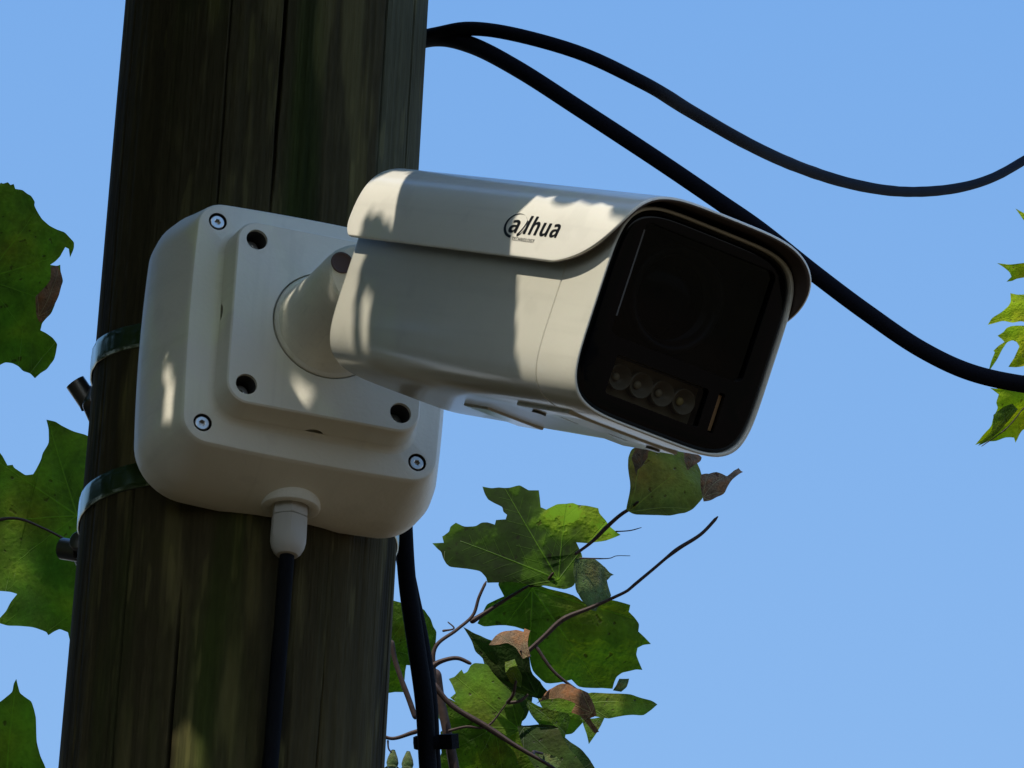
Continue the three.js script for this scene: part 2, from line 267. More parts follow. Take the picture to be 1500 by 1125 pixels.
// ---------------------------------------------------------------- bullet camera
const BR = V(.85920, -.03646, -.51033), BT = V(.24518, .90481, .34816), BA = V(.44906, -.42426, .78635);
const L = .2319, HW = .0488, HH = .0488;
const cam = group('security_camera', 'white bullet security camera with sun visor and square black front on the box', 'security camera', V(.08660, 2.99642, .19788));
cam.quaternion.setFromRotationMatrix(new THREE.Matrix4().makeBasis(BR, BT, BA)); cam.updateMatrixWorld(true);
{
  const R = (d, z, n = 5.2) => superRing(HW - d, HH - d, z, n);
  const sL = L - .0345;
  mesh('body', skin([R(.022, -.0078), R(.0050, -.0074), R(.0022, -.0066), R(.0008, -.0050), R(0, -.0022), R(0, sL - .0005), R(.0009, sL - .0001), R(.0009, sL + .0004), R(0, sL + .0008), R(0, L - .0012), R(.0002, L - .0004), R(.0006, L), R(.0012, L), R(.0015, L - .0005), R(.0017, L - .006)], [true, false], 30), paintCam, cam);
  // black front plate with a lens window, a lamp window and a slit
  const sh = new THREE.Shape(superRing(HW - .0040, HH - .0040, 0, 5.4).map((p) => new THREE.Vector2(p.x, p.y)));
  const win = (x0, x1, y0, y1, r) => { const p = new THREE.Path(); p.moveTo(x0 + r, y0); p.lineTo(x1 - r, y0); p.absarc(x1 - r, y0 + r, r, -Math.PI / 2, 0); p.lineTo(x1, y1 - r); p.absarc(x1 - r, y1 - r, r, 0, Math.PI / 2); p.lineTo(x0 + r, y1); p.absarc(x0 + r, y1 - r, r, Math.PI / 2, Math.PI); p.lineTo(x0, y0 + r); p.absarc(x0 + r, y0 + r, r, Math.PI, 1.5 * Math.PI); sh.holes.push(p); };
  const fr = (d, z) => superRing(HW - .0019 - d, HH - .0019 - d, z, 5.3);
  const prism = (x0, x1, y0, y1, r) => { sh.holes.length = 0; win(x0, x1, y0, y1, r); return new THREE.ExtrudeGeometry(new THREE.Shape(sh.holes[0].getPoints(8)), { depth: .03, bevelEnabled: false }).translate(0, 0, L - .02); };
  mesh('front_plate', cut(loft([fr(0, L - .0060), fr(0, L - .0034), fr(.0002, L - .0024), fr(.0008, L - .0016), fr(.0017, L - .0010), fr(.0030, L - .0007)]), [prism(-.0358, .0360, -.0125, .0400, .004), prism(-.0288, .0214, -.0378, -.0198, .0015), prism(.0268, .0300, -.0376, -.0192, .0008)], 30), gloss, cam);
  const zf = L - .0042;
  const cavity = (x0, x1, y0, y1, d, m, name) => { const w = .0012, parts = [new THREE.BoxGeometry(x1 - x0 + 2 * w, y1 - y0 + 2 * w, w).translate((x0 + x1) / 2, (y0 + y1) / 2, zf - d), new THREE.BoxGeometry(w, y1 - y0, d - w).translate(x0 - w / 2, (y0 + y1) / 2, zf - d / 2), new THREE.BoxGeometry(w, y1 - y0, d - w).translate(x1 + w / 2, (y0 + y1) / 2, zf - d / 2), new THREE.BoxGeometry(x1 - x0 + 2 * w, w, d - w).translate((x0 + x1) / 2, y1 + w / 2, zf - d / 2), new THREE.BoxGeometry(x1 - x0 + 2 * w, w, d - w).translate((x0 + x1) / 2, y0 - w / 2, zf - d / 2)]; return mesh(name, mergeGeometries(parts), m, cam); };
  cavity(-.0356, .0358, -.0123, .0398, .022, innerBlack, 'lens_recess');
  cavity(-.0286, .0212, -.0376, -.0200, .007, innerBlack, 'lamp_recess');
  cavity(.0264, .0304, -.0380, -.0188, .006, innerBlack, 'sensor_slit');
  mesh('edge_gleam', new THREE.BoxGeometry(.0010, .040, .0012).translate(-.0352, .0160, L - .0019), gleamPale, cam);  // pale strip painted in for a reflection along the window edge
  mesh('slit_gleam', new THREE.BoxGeometry(.0024, .0165, .0020).translate(.0284, -.0284, zf + .0004), gleamBrown, cam);  // brown bar painted in for the gleam on the slit wall
  const lens = mesh('lens', lathe([[0, 0], [.0165, 0], [.0165, .004], [.0245, .004], [.0245, .013], [.0232, .0138], [.0205, .0135], [.0195, .0100], [.0190, .0095]], 72).rotateX(Math.PI / 2).translate(-.002, .0138, zf - .0215), new THREE.MeshPhysicalMaterial({ color: C(.012, .013, .014), roughness: .35 }), cam);
  mesh('lens_glass', new THREE.SphereGeometry(.030, 48, 16, 0, Math.PI * 2, 0, .68).rotateX(Math.PI / 2).translate(-.002, .0138, zf - .0215 - .0195), lensGlass, lens);
  const lamp = mesh('lamp_panel', new THREE.BoxGeometry(.0494, .0172, .001).translate(-.0037, -.0288, zf - .0058), ledPanel, cam);
  for (let k = 0; k < 4; k++) {
    const x = -.0215 + k * .0116;
    mesh('lamp_cup', crease(lathe([[0, 0], [.0018, 0], [.0036, .0012], [.0051, .0038], [.0056, .0046], [.0059, .0044], [.0059, 0]], 40), 40).rotateX(Math.PI / 2).translate(x, -.0286, zf - .0053), ledCup, lamp);
    mesh('lamp_chip', new THREE.SphereGeometry(.0019, 20, 12).scale(1, 1, .6).translate(x, -.0286, zf - .0046), k === 3 ? ledCore : ledPanel, lamp);
  }
  const pn = (x0, x1, y0, y1) => new THREE.BoxGeometry(x1 - x0, y1 - y0, .0001).translate((x0 + x1) / 2, (y0 + y1) / 2, 0);
  mesh('window_pane', new THREE.PlaneGeometry(.0722, .0530).translate(.0001, .01375, L - .0030), pane, cam);
  mesh('window_pane', new THREE.PlaneGeometry(.0506, .0184).translate(-.0037, -.0288, L - .0030), lampPane, cam);

  // sun visor: a bent shell that stands off the body
  const NU = 150, mid = .0037, th = .0023, y0 = .0118, path = [];
  const ring = superRing(HW + mid, HH + mid + .0002, 0, 4.3, 1600);
  for (const p of ring) path.push(p.setX(p.x - .0016));
  const startI = path.findIndex((p, i) => p.x > 0 && p.y >= y0), endI = path.length - 1 - [...path].reverse().findIndex((p) => p.x < 0 && p.y >= y0);
  const arc = path.slice(startI, endI + 1), S = [0]; for (let i = 1; i < arc.length; i++) S[i] = S[i - 1] + arc[i].distanceTo(arc[i - 1]);
  const LT = S[S.length - 1], at = (s) => { let k = 0, hi = S.length - 1; while (hi - k > 1) { const m = (k + hi) >> 1; S[m] <= s ? k = m : hi = m; } const t = (s - S[k]) / (S[k + 1] - S[k]); const p = arc[k].clone().lerp(arc[k + 1], t), d = arc[Math.min(k + 4, arc.length - 1)].clone().sub(arc[Math.max(k - 4, 0)]).normalize(); return [p, V(d.y, -d.x, 0)]; };
  const zFront = (y) => { const d = clamp((.046 - y) / .0345, 0, 1); return .183 + .0605 * Math.sqrt(1 - Math.pow(d, 2.15)); };
  const zBack = (y) => { const d = clamp((y0 + .009 - y) / .009, 0, 1); return -.0075 + .008 * (1 - Math.sqrt(Math.max(0, 1 - d * d))); };
  const ease = (n, total, r) => { const o = []; for (let i = 0; i <= 8; i++) o.push(r * (1 - Math.cos(i / 8 * Math.PI / 2))); for (let i = 1; i < n; i++) o.push(r + (total - 2 * r) * i / n); for (let i = 8; i >= 0; i--) o.push(total - r * (1 - Math.cos(i / 8 * Math.PI / 2))); return o; };
  const r0 = .00105, ss = ease(NU, LT, r0), P = [], U = [], I = [];
  const NV = ease(44, 1, .006).length;
  const grid = (sgn) => { const o = P.length / 3;
    for (const s of ss) { const [p, n] = at(clamp(s, 0, LT)), zb = zBack(p.y), zf2 = zFront(p.y), len = zf2 - zb;
      for (const z of ease(44, len, r0)) { const d = Math.min(s, LT - s, z, len - z), k = d >= r0 ? 1 : Math.sqrt(Math.max(0, 1 - Math.pow(1 - d / r0, 2))), q = sgn * th / 2 * k; P.push(p.x + n.x * q, p.y + n.y * q, zb + z); U.push(s, z); } }
    for (let i = 0; i < ss.length - 1; i++) for (let j = 0; j < NV - 1; j++) { const a = o + i * NV + j, b = a + 1, c = a + NV, d = c + 1; sgn > 0 ? I.push(a, c, b, b, c, d) : I.push(a, b, c, b, d, c); } };
  const shellGeo = (sgn) => { P.length = U.length = I.length = 0; grid(sgn); const g = new THREE.BufferGeometry(); g.setAttribute('position', new THREE.Float32BufferAttribute(P, 3)); g.setAttribute('uv', new THREE.Float32BufferAttribute(U, 2)); g.setIndex(I); return crease(g, 50); };
  const visor = mesh('visor', shellGeo(1), paintCamSunlit, cam);
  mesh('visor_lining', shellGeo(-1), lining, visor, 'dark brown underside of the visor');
  // standoffs that carry the visor
  for (const [x, z] of [[-.02, .03], [.02, .03], [-.02, .17], [.02, .17]]) mesh('visor_mount', new THREE.CylinderGeometry(.004, .004, .006, 20).translate(x, HH + .0018, z), paintCam, cam);

  // printed lettering on the side of the visor
  const cv = document.createElement('canvas'); cv.width = 1200; cv.height = 400; const q = cv.getContext('2d'), mm = 20;   // 60 x 20 mm
  q.clearRect(0, 0, 1200, 400); q.fillStyle = '#000';
  const base = 12.6 * mm;
  const word = (t, x, y, wmm, hmm, ref, skew, font) => { q.save(); q.font = font + ' 200px sans-serif'; const w = q.measureText(t).width; q.translate(x * mm, y); q.transform(1, 0, skew, 1, 0, 0); q.scale(wmm * mm / w, hmm * mm / ref); q.fillText(t, 0, 0); q.restore(); };
  // ring round the first letter: thick at lower left, thin over the top
  q.save(); q.beginPath(); q.ellipse(11.2 * mm, 9.1 * mm, 9.9 * mm, 6.0 * mm, 0, 0, Math.PI * 2); q.ellipse(12.1 * mm, 8.7 * mm, 9.0 * mm, 5.35 * mm, 0, 0, Math.PI * 2, true); q.fill('evenodd'); q.globalCompositeOperation = 'destination-out'; q.beginPath(); q.moveTo(11.2 * mm, 10 * mm); q.lineTo(10.6 * mm, 18 * mm); q.lineTo(16.6 * mm, 18 * mm); q.lineTo(16.0 * mm, 12.6 * mm); q.closePath(); q.fill(); q.restore();
  q.lineWidth = 1.0 * mm; q.strokeStyle = '#000'; q.lineCap = 'round'; q.beginPath(); q.moveTo(20.4 * mm, 6.5 * mm); q.bezierCurveTo(20.2 * mm, 9 * mm, 18.4 * mm, 11.4 * mm, 16.0 * mm, 13.2 * mm); q.stroke();
  word('a', 5.6, base, 10.2, 6.3, 111, -.10, 'bold');
  word('lhua', 19.4, base, 33.2, 9.0, 152, -.10, 'bold');
  q.fillStyle = 'rgba(0,0,0,.8)'; word('TECHNOLOGY', 12.6, 16.2 * mm, 21, 1.75, 146, 0, 'bold');
  const lt = new THREE.CanvasTexture(cv); lt.colorSpace = THREE.SRGBColorSpace;
  const lp = [], lu = [], li = [], zA = .1405, yA = .0155, NX = 24, NY = 12, outer = superRing(HW + mid + th / 2 + .00012, HH + mid + .0002 + th / 2 + .00012, 0, 4.3, 2400).map((p) => p.setX(p.x - .0016)).filter((p) => p.x < 0 && p.y > 0).sort((a, b) => a.y - b.y);
  const xAt = (y) => { let k = 1; while (k < outer.length - 1 && outer[k].y < y) k++; const a = outer[k - 1], b = outer[k]; return a.x + (b.x - a.x) * (y - a.y) / (b.y - a.y || 1); };
  for (let j = 0; j <= NY; j++) for (let i = 0; i <= NX; i++) { const y = yA + .020 * j / NY; lp.push(xAt(y), y, zA + .060 * i / NX); lu.push(i / NX, j / NY); }
  for (let j = 0; j < NY; j++) for (let i = 0; i < NX; i++) { const a = j * (NX + 1) + i; li.push(a, a + 1, a + NX + 1, a + 1, a + NX + 2, a + NX + 1); }
  const lg = new THREE.BufferGeometry(); lg.setAttribute('position', new THREE.Float32BufferAttribute(lp, 3)); lg.setAttribute('uv', new THREE.Float32BufferAttribute(lu, 2)); lg.setIndex(li); lg.computeVertexNormals();
  const logo = mesh('printed_logo', lg, new THREE.MeshStandardMaterial({ color: ink, map: lt, transparent: true, roughness: .5 }), visor); logo.castShadow = false;

  // underside: access cover with slots, and an added glossy plate that reflects the sky
  const slab = (x0, x1, z0, z1, h, y) => { const s2 = new THREE.Shape(); s2.moveTo(x0, z0); s2.lineTo(x1, z0); s2.lineTo(x1, z1); s2.lineTo(x0, z1); s2.closePath(); return new THREE.ExtrudeGeometry(s2, { depth: h, bevelEnabled: true, bevelSize: .0006, bevelThickness: .0006, bevelSegments: 2 }).rotateX(Math.PI / 2).translate(0, y, 0); };
  mesh('access_cover', cut(slab(-.028, .030, .158, .205, .0012, -HH + .0008), [new THREE.BoxGeometry(.010, .01, .0022).translate(-.012, -HH - .002, .178), new THREE.BoxGeometry(.010, .01, .0022).translate(.010, -HH - .002, .186)], 30), paintCam, cam);
  for (const [x, z] of [[-.021, .166], [.023, .197]]) mesh('cover_screw', new THREE.CylinderGeometry(.0032, .0034, .0014, 24).translate(x, -HH - .0014, z), darkSteel, cam);
  mesh('added_gloss_plate', slab(-.004, .026, .066, .088, .0010, -HH + .0006), paintSmooth, cam);  // added plate, returns a bright sky reflection under the body
  mesh('drain_slot', new THREE.BoxGeometry(.003, .0012, .020).translate(-.030, -HH + .0022, .105).rotateZ(-.0), gap, cam);

  // arm: flared cone from the mounting plate, with a flat top that carries the swivel
  const arm = mesh('arm', crease(lathe([[0, .0160], [.0272, .0160], [.0272, .0186], [.0268, .0193], [.0256, .0204], [.0243, .0235], [.0233, .0290], [.0222, .0400], [.0208, .0560], [.0200, .0660], [.0196, .0690], [.0186, .0725], [.0172, .0755], [.0160, .0765], [0, .0765]], 96), 24).rotateX(Math.PI / 2), paint, cam);
  const rel = cam.matrixWorld.clone().invert().multiply(new THREE.Matrix4().makeRotationY(boxYaw).setPosition(boxPos)); rel.decompose(arm.position, arm.quaternion, arm.scale);
  const sc = mesh('swivel_screw', mergeGeometries([lathe([[.0048, .0760], [.0055, .0767], [.0055, .0773], [.0044, .0771], [.0042, .0767], [0, .0767]], 32).rotateX(Math.PI / 2)])  .translate(-.0118, .0048, 0), new THREE.MeshStandardMaterial({ color: C(.12, .075, .06), roughness: .5, metalness: .4 }), arm);
  const top = V(0, 0, .052).applyMatrix4(rel);
  mesh('swivel_joint', tube([[top.x, top.y, top.z], [top.x * .45, top.y * .5 - .002, -.022], [0, -.004, -.006], [0, -.004, .004]], .021, .026, 24, 40), paint, cam);
}
const LEAVES = [
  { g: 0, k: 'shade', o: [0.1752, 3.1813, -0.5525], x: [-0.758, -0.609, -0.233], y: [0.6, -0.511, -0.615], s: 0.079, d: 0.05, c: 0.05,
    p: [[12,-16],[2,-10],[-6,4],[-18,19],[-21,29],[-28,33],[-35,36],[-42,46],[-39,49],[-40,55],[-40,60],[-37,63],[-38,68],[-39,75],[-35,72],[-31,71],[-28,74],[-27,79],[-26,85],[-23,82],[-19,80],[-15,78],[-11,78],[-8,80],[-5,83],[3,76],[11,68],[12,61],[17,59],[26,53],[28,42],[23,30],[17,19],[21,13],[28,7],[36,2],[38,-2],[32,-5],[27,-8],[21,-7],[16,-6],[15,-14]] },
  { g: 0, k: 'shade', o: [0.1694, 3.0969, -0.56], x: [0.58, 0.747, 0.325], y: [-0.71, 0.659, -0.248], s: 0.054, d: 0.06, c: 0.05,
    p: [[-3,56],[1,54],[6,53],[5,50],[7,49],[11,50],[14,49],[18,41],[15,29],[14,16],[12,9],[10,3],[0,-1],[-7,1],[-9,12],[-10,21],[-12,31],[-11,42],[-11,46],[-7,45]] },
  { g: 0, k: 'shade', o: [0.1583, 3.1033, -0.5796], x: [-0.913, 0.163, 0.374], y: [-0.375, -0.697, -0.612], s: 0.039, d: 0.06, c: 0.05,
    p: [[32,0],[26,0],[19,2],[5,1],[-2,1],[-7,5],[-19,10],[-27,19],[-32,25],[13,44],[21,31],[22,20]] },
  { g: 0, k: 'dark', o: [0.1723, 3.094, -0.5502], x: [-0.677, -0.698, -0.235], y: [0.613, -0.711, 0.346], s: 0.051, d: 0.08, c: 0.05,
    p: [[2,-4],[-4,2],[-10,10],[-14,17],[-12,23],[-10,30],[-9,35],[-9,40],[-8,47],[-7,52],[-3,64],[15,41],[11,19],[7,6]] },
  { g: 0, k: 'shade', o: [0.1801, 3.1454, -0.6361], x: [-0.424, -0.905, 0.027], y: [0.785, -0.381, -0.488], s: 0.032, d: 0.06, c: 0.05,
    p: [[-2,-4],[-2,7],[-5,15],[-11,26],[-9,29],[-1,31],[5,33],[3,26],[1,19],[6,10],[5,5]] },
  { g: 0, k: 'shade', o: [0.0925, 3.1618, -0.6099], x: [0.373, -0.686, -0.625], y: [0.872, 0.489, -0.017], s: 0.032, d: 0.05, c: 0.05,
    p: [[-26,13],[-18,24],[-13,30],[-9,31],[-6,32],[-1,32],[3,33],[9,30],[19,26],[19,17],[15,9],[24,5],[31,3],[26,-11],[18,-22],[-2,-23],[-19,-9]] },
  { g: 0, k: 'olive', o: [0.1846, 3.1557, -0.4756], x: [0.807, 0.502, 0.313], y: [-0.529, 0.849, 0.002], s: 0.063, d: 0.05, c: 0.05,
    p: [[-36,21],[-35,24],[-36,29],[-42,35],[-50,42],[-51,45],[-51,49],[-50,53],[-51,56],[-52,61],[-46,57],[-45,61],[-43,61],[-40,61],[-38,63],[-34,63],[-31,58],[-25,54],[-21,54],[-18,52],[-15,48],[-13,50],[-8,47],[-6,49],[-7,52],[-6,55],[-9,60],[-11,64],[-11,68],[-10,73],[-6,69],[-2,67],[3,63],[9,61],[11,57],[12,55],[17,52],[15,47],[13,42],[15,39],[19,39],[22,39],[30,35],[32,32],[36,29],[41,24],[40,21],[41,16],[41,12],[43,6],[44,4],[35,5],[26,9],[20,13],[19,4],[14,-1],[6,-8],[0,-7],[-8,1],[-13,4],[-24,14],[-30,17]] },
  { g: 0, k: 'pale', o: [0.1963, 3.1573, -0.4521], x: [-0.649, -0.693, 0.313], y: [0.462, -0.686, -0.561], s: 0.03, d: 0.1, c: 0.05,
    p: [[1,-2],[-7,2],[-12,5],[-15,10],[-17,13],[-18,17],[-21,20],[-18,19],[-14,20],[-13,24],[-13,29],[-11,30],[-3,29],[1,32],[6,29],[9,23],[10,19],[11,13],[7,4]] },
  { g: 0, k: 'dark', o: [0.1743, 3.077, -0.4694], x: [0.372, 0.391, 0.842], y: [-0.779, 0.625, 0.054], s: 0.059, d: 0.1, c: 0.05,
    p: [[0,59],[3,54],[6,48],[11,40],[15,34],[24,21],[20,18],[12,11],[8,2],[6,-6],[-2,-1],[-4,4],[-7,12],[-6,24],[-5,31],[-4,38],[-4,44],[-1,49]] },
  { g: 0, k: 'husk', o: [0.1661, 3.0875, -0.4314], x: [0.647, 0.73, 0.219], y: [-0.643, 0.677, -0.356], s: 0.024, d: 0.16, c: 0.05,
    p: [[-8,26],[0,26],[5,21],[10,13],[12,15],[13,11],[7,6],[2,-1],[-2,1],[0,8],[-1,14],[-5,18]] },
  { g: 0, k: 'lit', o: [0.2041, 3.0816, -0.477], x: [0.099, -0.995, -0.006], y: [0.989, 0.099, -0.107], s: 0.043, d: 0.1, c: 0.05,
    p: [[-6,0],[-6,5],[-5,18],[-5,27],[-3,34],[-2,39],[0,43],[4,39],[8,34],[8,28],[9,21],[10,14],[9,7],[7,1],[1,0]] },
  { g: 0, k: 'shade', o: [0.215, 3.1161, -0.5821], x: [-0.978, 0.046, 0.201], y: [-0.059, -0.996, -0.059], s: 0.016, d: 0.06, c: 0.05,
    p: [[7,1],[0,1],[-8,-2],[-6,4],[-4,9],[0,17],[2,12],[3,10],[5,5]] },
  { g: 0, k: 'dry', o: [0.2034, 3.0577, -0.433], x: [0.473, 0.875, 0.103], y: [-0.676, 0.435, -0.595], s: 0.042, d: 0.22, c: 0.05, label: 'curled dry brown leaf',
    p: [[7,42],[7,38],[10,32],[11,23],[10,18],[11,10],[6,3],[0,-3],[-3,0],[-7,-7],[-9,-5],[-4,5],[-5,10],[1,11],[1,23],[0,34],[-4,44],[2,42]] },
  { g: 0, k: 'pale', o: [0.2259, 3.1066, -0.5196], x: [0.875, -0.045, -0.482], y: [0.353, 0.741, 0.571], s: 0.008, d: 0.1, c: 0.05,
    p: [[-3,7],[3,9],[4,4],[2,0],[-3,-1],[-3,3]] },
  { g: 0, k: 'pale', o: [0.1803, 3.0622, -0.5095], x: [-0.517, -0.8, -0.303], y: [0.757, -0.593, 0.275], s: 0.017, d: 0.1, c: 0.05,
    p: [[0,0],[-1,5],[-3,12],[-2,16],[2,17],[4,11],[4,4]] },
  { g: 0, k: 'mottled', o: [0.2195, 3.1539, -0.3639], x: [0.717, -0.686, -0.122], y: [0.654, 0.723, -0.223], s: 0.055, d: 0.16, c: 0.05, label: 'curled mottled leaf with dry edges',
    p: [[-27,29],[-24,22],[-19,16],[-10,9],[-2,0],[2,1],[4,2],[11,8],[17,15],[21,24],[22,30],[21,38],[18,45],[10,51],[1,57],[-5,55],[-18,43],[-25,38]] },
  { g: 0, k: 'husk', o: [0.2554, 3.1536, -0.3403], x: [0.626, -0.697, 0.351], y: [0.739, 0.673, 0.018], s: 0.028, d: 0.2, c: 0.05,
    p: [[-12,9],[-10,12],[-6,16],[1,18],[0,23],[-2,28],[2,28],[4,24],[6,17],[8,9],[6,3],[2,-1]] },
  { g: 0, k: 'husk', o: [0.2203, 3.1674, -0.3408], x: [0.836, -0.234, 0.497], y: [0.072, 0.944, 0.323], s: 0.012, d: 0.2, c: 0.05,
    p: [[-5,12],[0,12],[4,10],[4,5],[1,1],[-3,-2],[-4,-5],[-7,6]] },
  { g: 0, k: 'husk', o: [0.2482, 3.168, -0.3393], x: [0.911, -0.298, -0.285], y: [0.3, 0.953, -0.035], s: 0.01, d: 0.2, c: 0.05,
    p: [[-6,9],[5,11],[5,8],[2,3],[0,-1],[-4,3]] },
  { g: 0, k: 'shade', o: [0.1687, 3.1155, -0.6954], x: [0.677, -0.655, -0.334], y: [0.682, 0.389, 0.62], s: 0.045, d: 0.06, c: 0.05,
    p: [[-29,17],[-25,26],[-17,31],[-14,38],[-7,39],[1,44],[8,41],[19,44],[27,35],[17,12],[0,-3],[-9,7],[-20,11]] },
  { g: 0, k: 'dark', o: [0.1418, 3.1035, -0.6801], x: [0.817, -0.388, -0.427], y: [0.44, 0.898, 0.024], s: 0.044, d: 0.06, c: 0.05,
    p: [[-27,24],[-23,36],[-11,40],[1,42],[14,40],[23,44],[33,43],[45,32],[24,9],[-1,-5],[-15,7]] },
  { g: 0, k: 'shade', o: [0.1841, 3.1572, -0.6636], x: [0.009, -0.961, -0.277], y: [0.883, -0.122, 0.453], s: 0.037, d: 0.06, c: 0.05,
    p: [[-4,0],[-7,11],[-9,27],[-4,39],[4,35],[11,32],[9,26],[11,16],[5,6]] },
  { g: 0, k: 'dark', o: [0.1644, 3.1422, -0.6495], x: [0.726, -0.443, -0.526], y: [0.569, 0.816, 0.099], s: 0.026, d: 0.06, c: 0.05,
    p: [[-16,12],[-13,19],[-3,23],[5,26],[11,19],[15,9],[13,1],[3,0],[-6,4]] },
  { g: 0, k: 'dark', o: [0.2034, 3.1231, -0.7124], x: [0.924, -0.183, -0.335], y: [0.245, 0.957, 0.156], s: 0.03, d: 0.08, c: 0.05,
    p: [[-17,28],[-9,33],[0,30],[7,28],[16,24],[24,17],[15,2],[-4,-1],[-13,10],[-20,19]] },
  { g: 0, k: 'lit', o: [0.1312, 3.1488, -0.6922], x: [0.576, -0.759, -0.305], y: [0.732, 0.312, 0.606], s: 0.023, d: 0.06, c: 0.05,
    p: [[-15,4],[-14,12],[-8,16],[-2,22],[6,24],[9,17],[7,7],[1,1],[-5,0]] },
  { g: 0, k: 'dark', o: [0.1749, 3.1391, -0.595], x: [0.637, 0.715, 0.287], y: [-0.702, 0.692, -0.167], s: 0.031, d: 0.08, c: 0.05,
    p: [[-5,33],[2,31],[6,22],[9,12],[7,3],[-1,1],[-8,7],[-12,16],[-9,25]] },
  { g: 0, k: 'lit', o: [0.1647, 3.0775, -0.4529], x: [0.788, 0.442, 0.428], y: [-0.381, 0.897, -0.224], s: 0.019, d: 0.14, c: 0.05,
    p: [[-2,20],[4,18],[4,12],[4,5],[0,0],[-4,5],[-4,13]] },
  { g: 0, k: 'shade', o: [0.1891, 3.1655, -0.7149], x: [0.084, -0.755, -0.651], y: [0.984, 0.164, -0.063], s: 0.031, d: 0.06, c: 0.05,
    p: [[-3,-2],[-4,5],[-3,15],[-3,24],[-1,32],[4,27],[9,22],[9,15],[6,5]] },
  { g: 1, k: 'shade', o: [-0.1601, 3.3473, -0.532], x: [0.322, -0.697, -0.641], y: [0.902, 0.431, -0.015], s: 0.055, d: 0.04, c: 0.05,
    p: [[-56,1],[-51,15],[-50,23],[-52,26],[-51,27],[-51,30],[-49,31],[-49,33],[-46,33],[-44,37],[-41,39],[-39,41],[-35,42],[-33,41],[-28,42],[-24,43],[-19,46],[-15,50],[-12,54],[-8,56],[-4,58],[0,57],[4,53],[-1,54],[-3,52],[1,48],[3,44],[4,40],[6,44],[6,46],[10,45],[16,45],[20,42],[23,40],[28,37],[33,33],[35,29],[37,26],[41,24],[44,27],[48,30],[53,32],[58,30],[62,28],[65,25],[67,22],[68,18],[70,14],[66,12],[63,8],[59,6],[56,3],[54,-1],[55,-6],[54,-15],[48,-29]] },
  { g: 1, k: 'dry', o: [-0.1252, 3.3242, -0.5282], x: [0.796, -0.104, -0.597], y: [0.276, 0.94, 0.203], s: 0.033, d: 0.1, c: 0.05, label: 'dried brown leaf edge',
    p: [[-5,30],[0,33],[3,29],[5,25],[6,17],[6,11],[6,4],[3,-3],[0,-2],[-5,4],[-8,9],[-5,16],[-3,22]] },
  { g: 1, k: 'shade', o: [-0.0977, 3.2449, -0.6338], x: [0.499, 0.801, 0.329], y: [-0.815, 0.564, -0.137], s: 0.07, d: 0.05, c: 0.05,
    p: [[1,92],[6,80],[6,64],[2,56],[4,53],[3,51],[3,46],[3,42],[6,38],[9,38],[16,39],[20,41],[27,42],[34,48],[38,53],[40,47],[40,42],[41,33],[44,24],[41,4],[18,-18],[-12,-34],[-38,-31],[-50,-35],[-58,-38],[-65,-41],[-71,-42],[-65,-36],[-61,-32],[-62,-27],[-65,-25],[-69,-23],[-68,-21],[-70,-13],[-75,-3],[-78,2],[-80,9],[-71,7],[-65,7],[-59,6],[-60,10],[-62,14],[-68,25],[-62,45]] },
  { g: 1, k: 'shade', o: [-0.129, 3.0671, -0.6872], x: [0.955, -0.155, 0.253], y: [0.024, 0.889, 0.456], s: 0.083, d: 0.05, c: 0.05,
    p: [[-30,52],[-19,61],[-7,70],[-1,76],[-1,81],[0,84],[2,80],[4,76],[8,74],[12,72],[14,68],[16,63],[17,55],[18,48],[21,40],[24,34],[27,19],[25,-1],[-24,-7]] },
  { g: 2, k: 'sunny', o: [0.5382, 3.7015, -1.053], x: [0.485, 0.873, 0.06], y: [-0.824, 0.433, 0.364], s: 0.023, d: 0.06, c: 0.05,
    p: [[0,24],[1,17],[1,10],[7,0],[-1,-5],[-5,4],[-4,11],[-3,16]] },
  { g: 2, k: 'sunny', o: [0.5514, 3.699, -1.1091], x: [0.084, 0.836, 0.543], y: [-0.945, -0.106, 0.31], s: 0.04, d: 0.06, c: 0.05,
    p: [[0,40],[0,36],[0,31],[2,24],[4,15],[7,-1],[-7,-3],[-6,13],[-9,24],[-11,27],[-12,31],[-8,28],[-5,30],[-2,35]] },
  { g: 2, k: 'sunny', o: [0.5456, 3.6394, -1.0492], x: [-0.327, 0.92, 0.217], y: [-0.923, -0.36, 0.135], s: 0.046, d: 0.08, c: 0.05,
    p: [[17,26],[15,22],[14,17],[13,12],[14,-4],[-4,-3],[-10,3],[-7,18],[-4,25],[-4,31],[-1,37],[-1,42],[-1,48],[3,44],[5,37],[8,31],[11,28]] },
  { g: 2, k: 'sunny', o: [0.5533, 3.6394, -1.1043], x: [-0.025, 0.972, 0.233], y: [-0.927, -0.109, 0.358], s: 0.042, d: 0.08, c: 0.05,
    p: [[1,42],[4,38],[7,36],[9,32],[11,16],[11,-2],[-11,-2],[-14,8],[-16,16],[-19,24],[-20,33],[-13,29],[-5,26],[-2,28],[-1,31],[-3,35],[-9,39],[-18,43],[-25,47],[-18,46],[-11,44],[-10,45],[-3,37],[-1,39]] },
  { g: 2, k: 'sunny', o: [0.5488, 3.582, -1.0544], x: [-0.595, 0.465, 0.655], y: [-0.735, -0.644, -0.211], s: 0.066, d: 0.1, c: 0.05,
    p: [[29,37],[26,34],[24,30],[22,18],[19,8],[11,-7],[-21,11],[-17,25],[-13,28],[-11,35],[-12,39],[-15,44],[-11,43],[-9,45],[-7,48],[-6,54],[-2,60],[0,67],[3,60],[6,51],[11,47],[15,41],[19,40],[22,35]] },
  { g: 2, k: 'lit', o: [0.5227, 3.5639, -1.0531], x: [-0.705, 0.356, 0.613], y: [-0.63, -0.71, -0.313], s: 0.036, d: 0.1, c: 0.05,
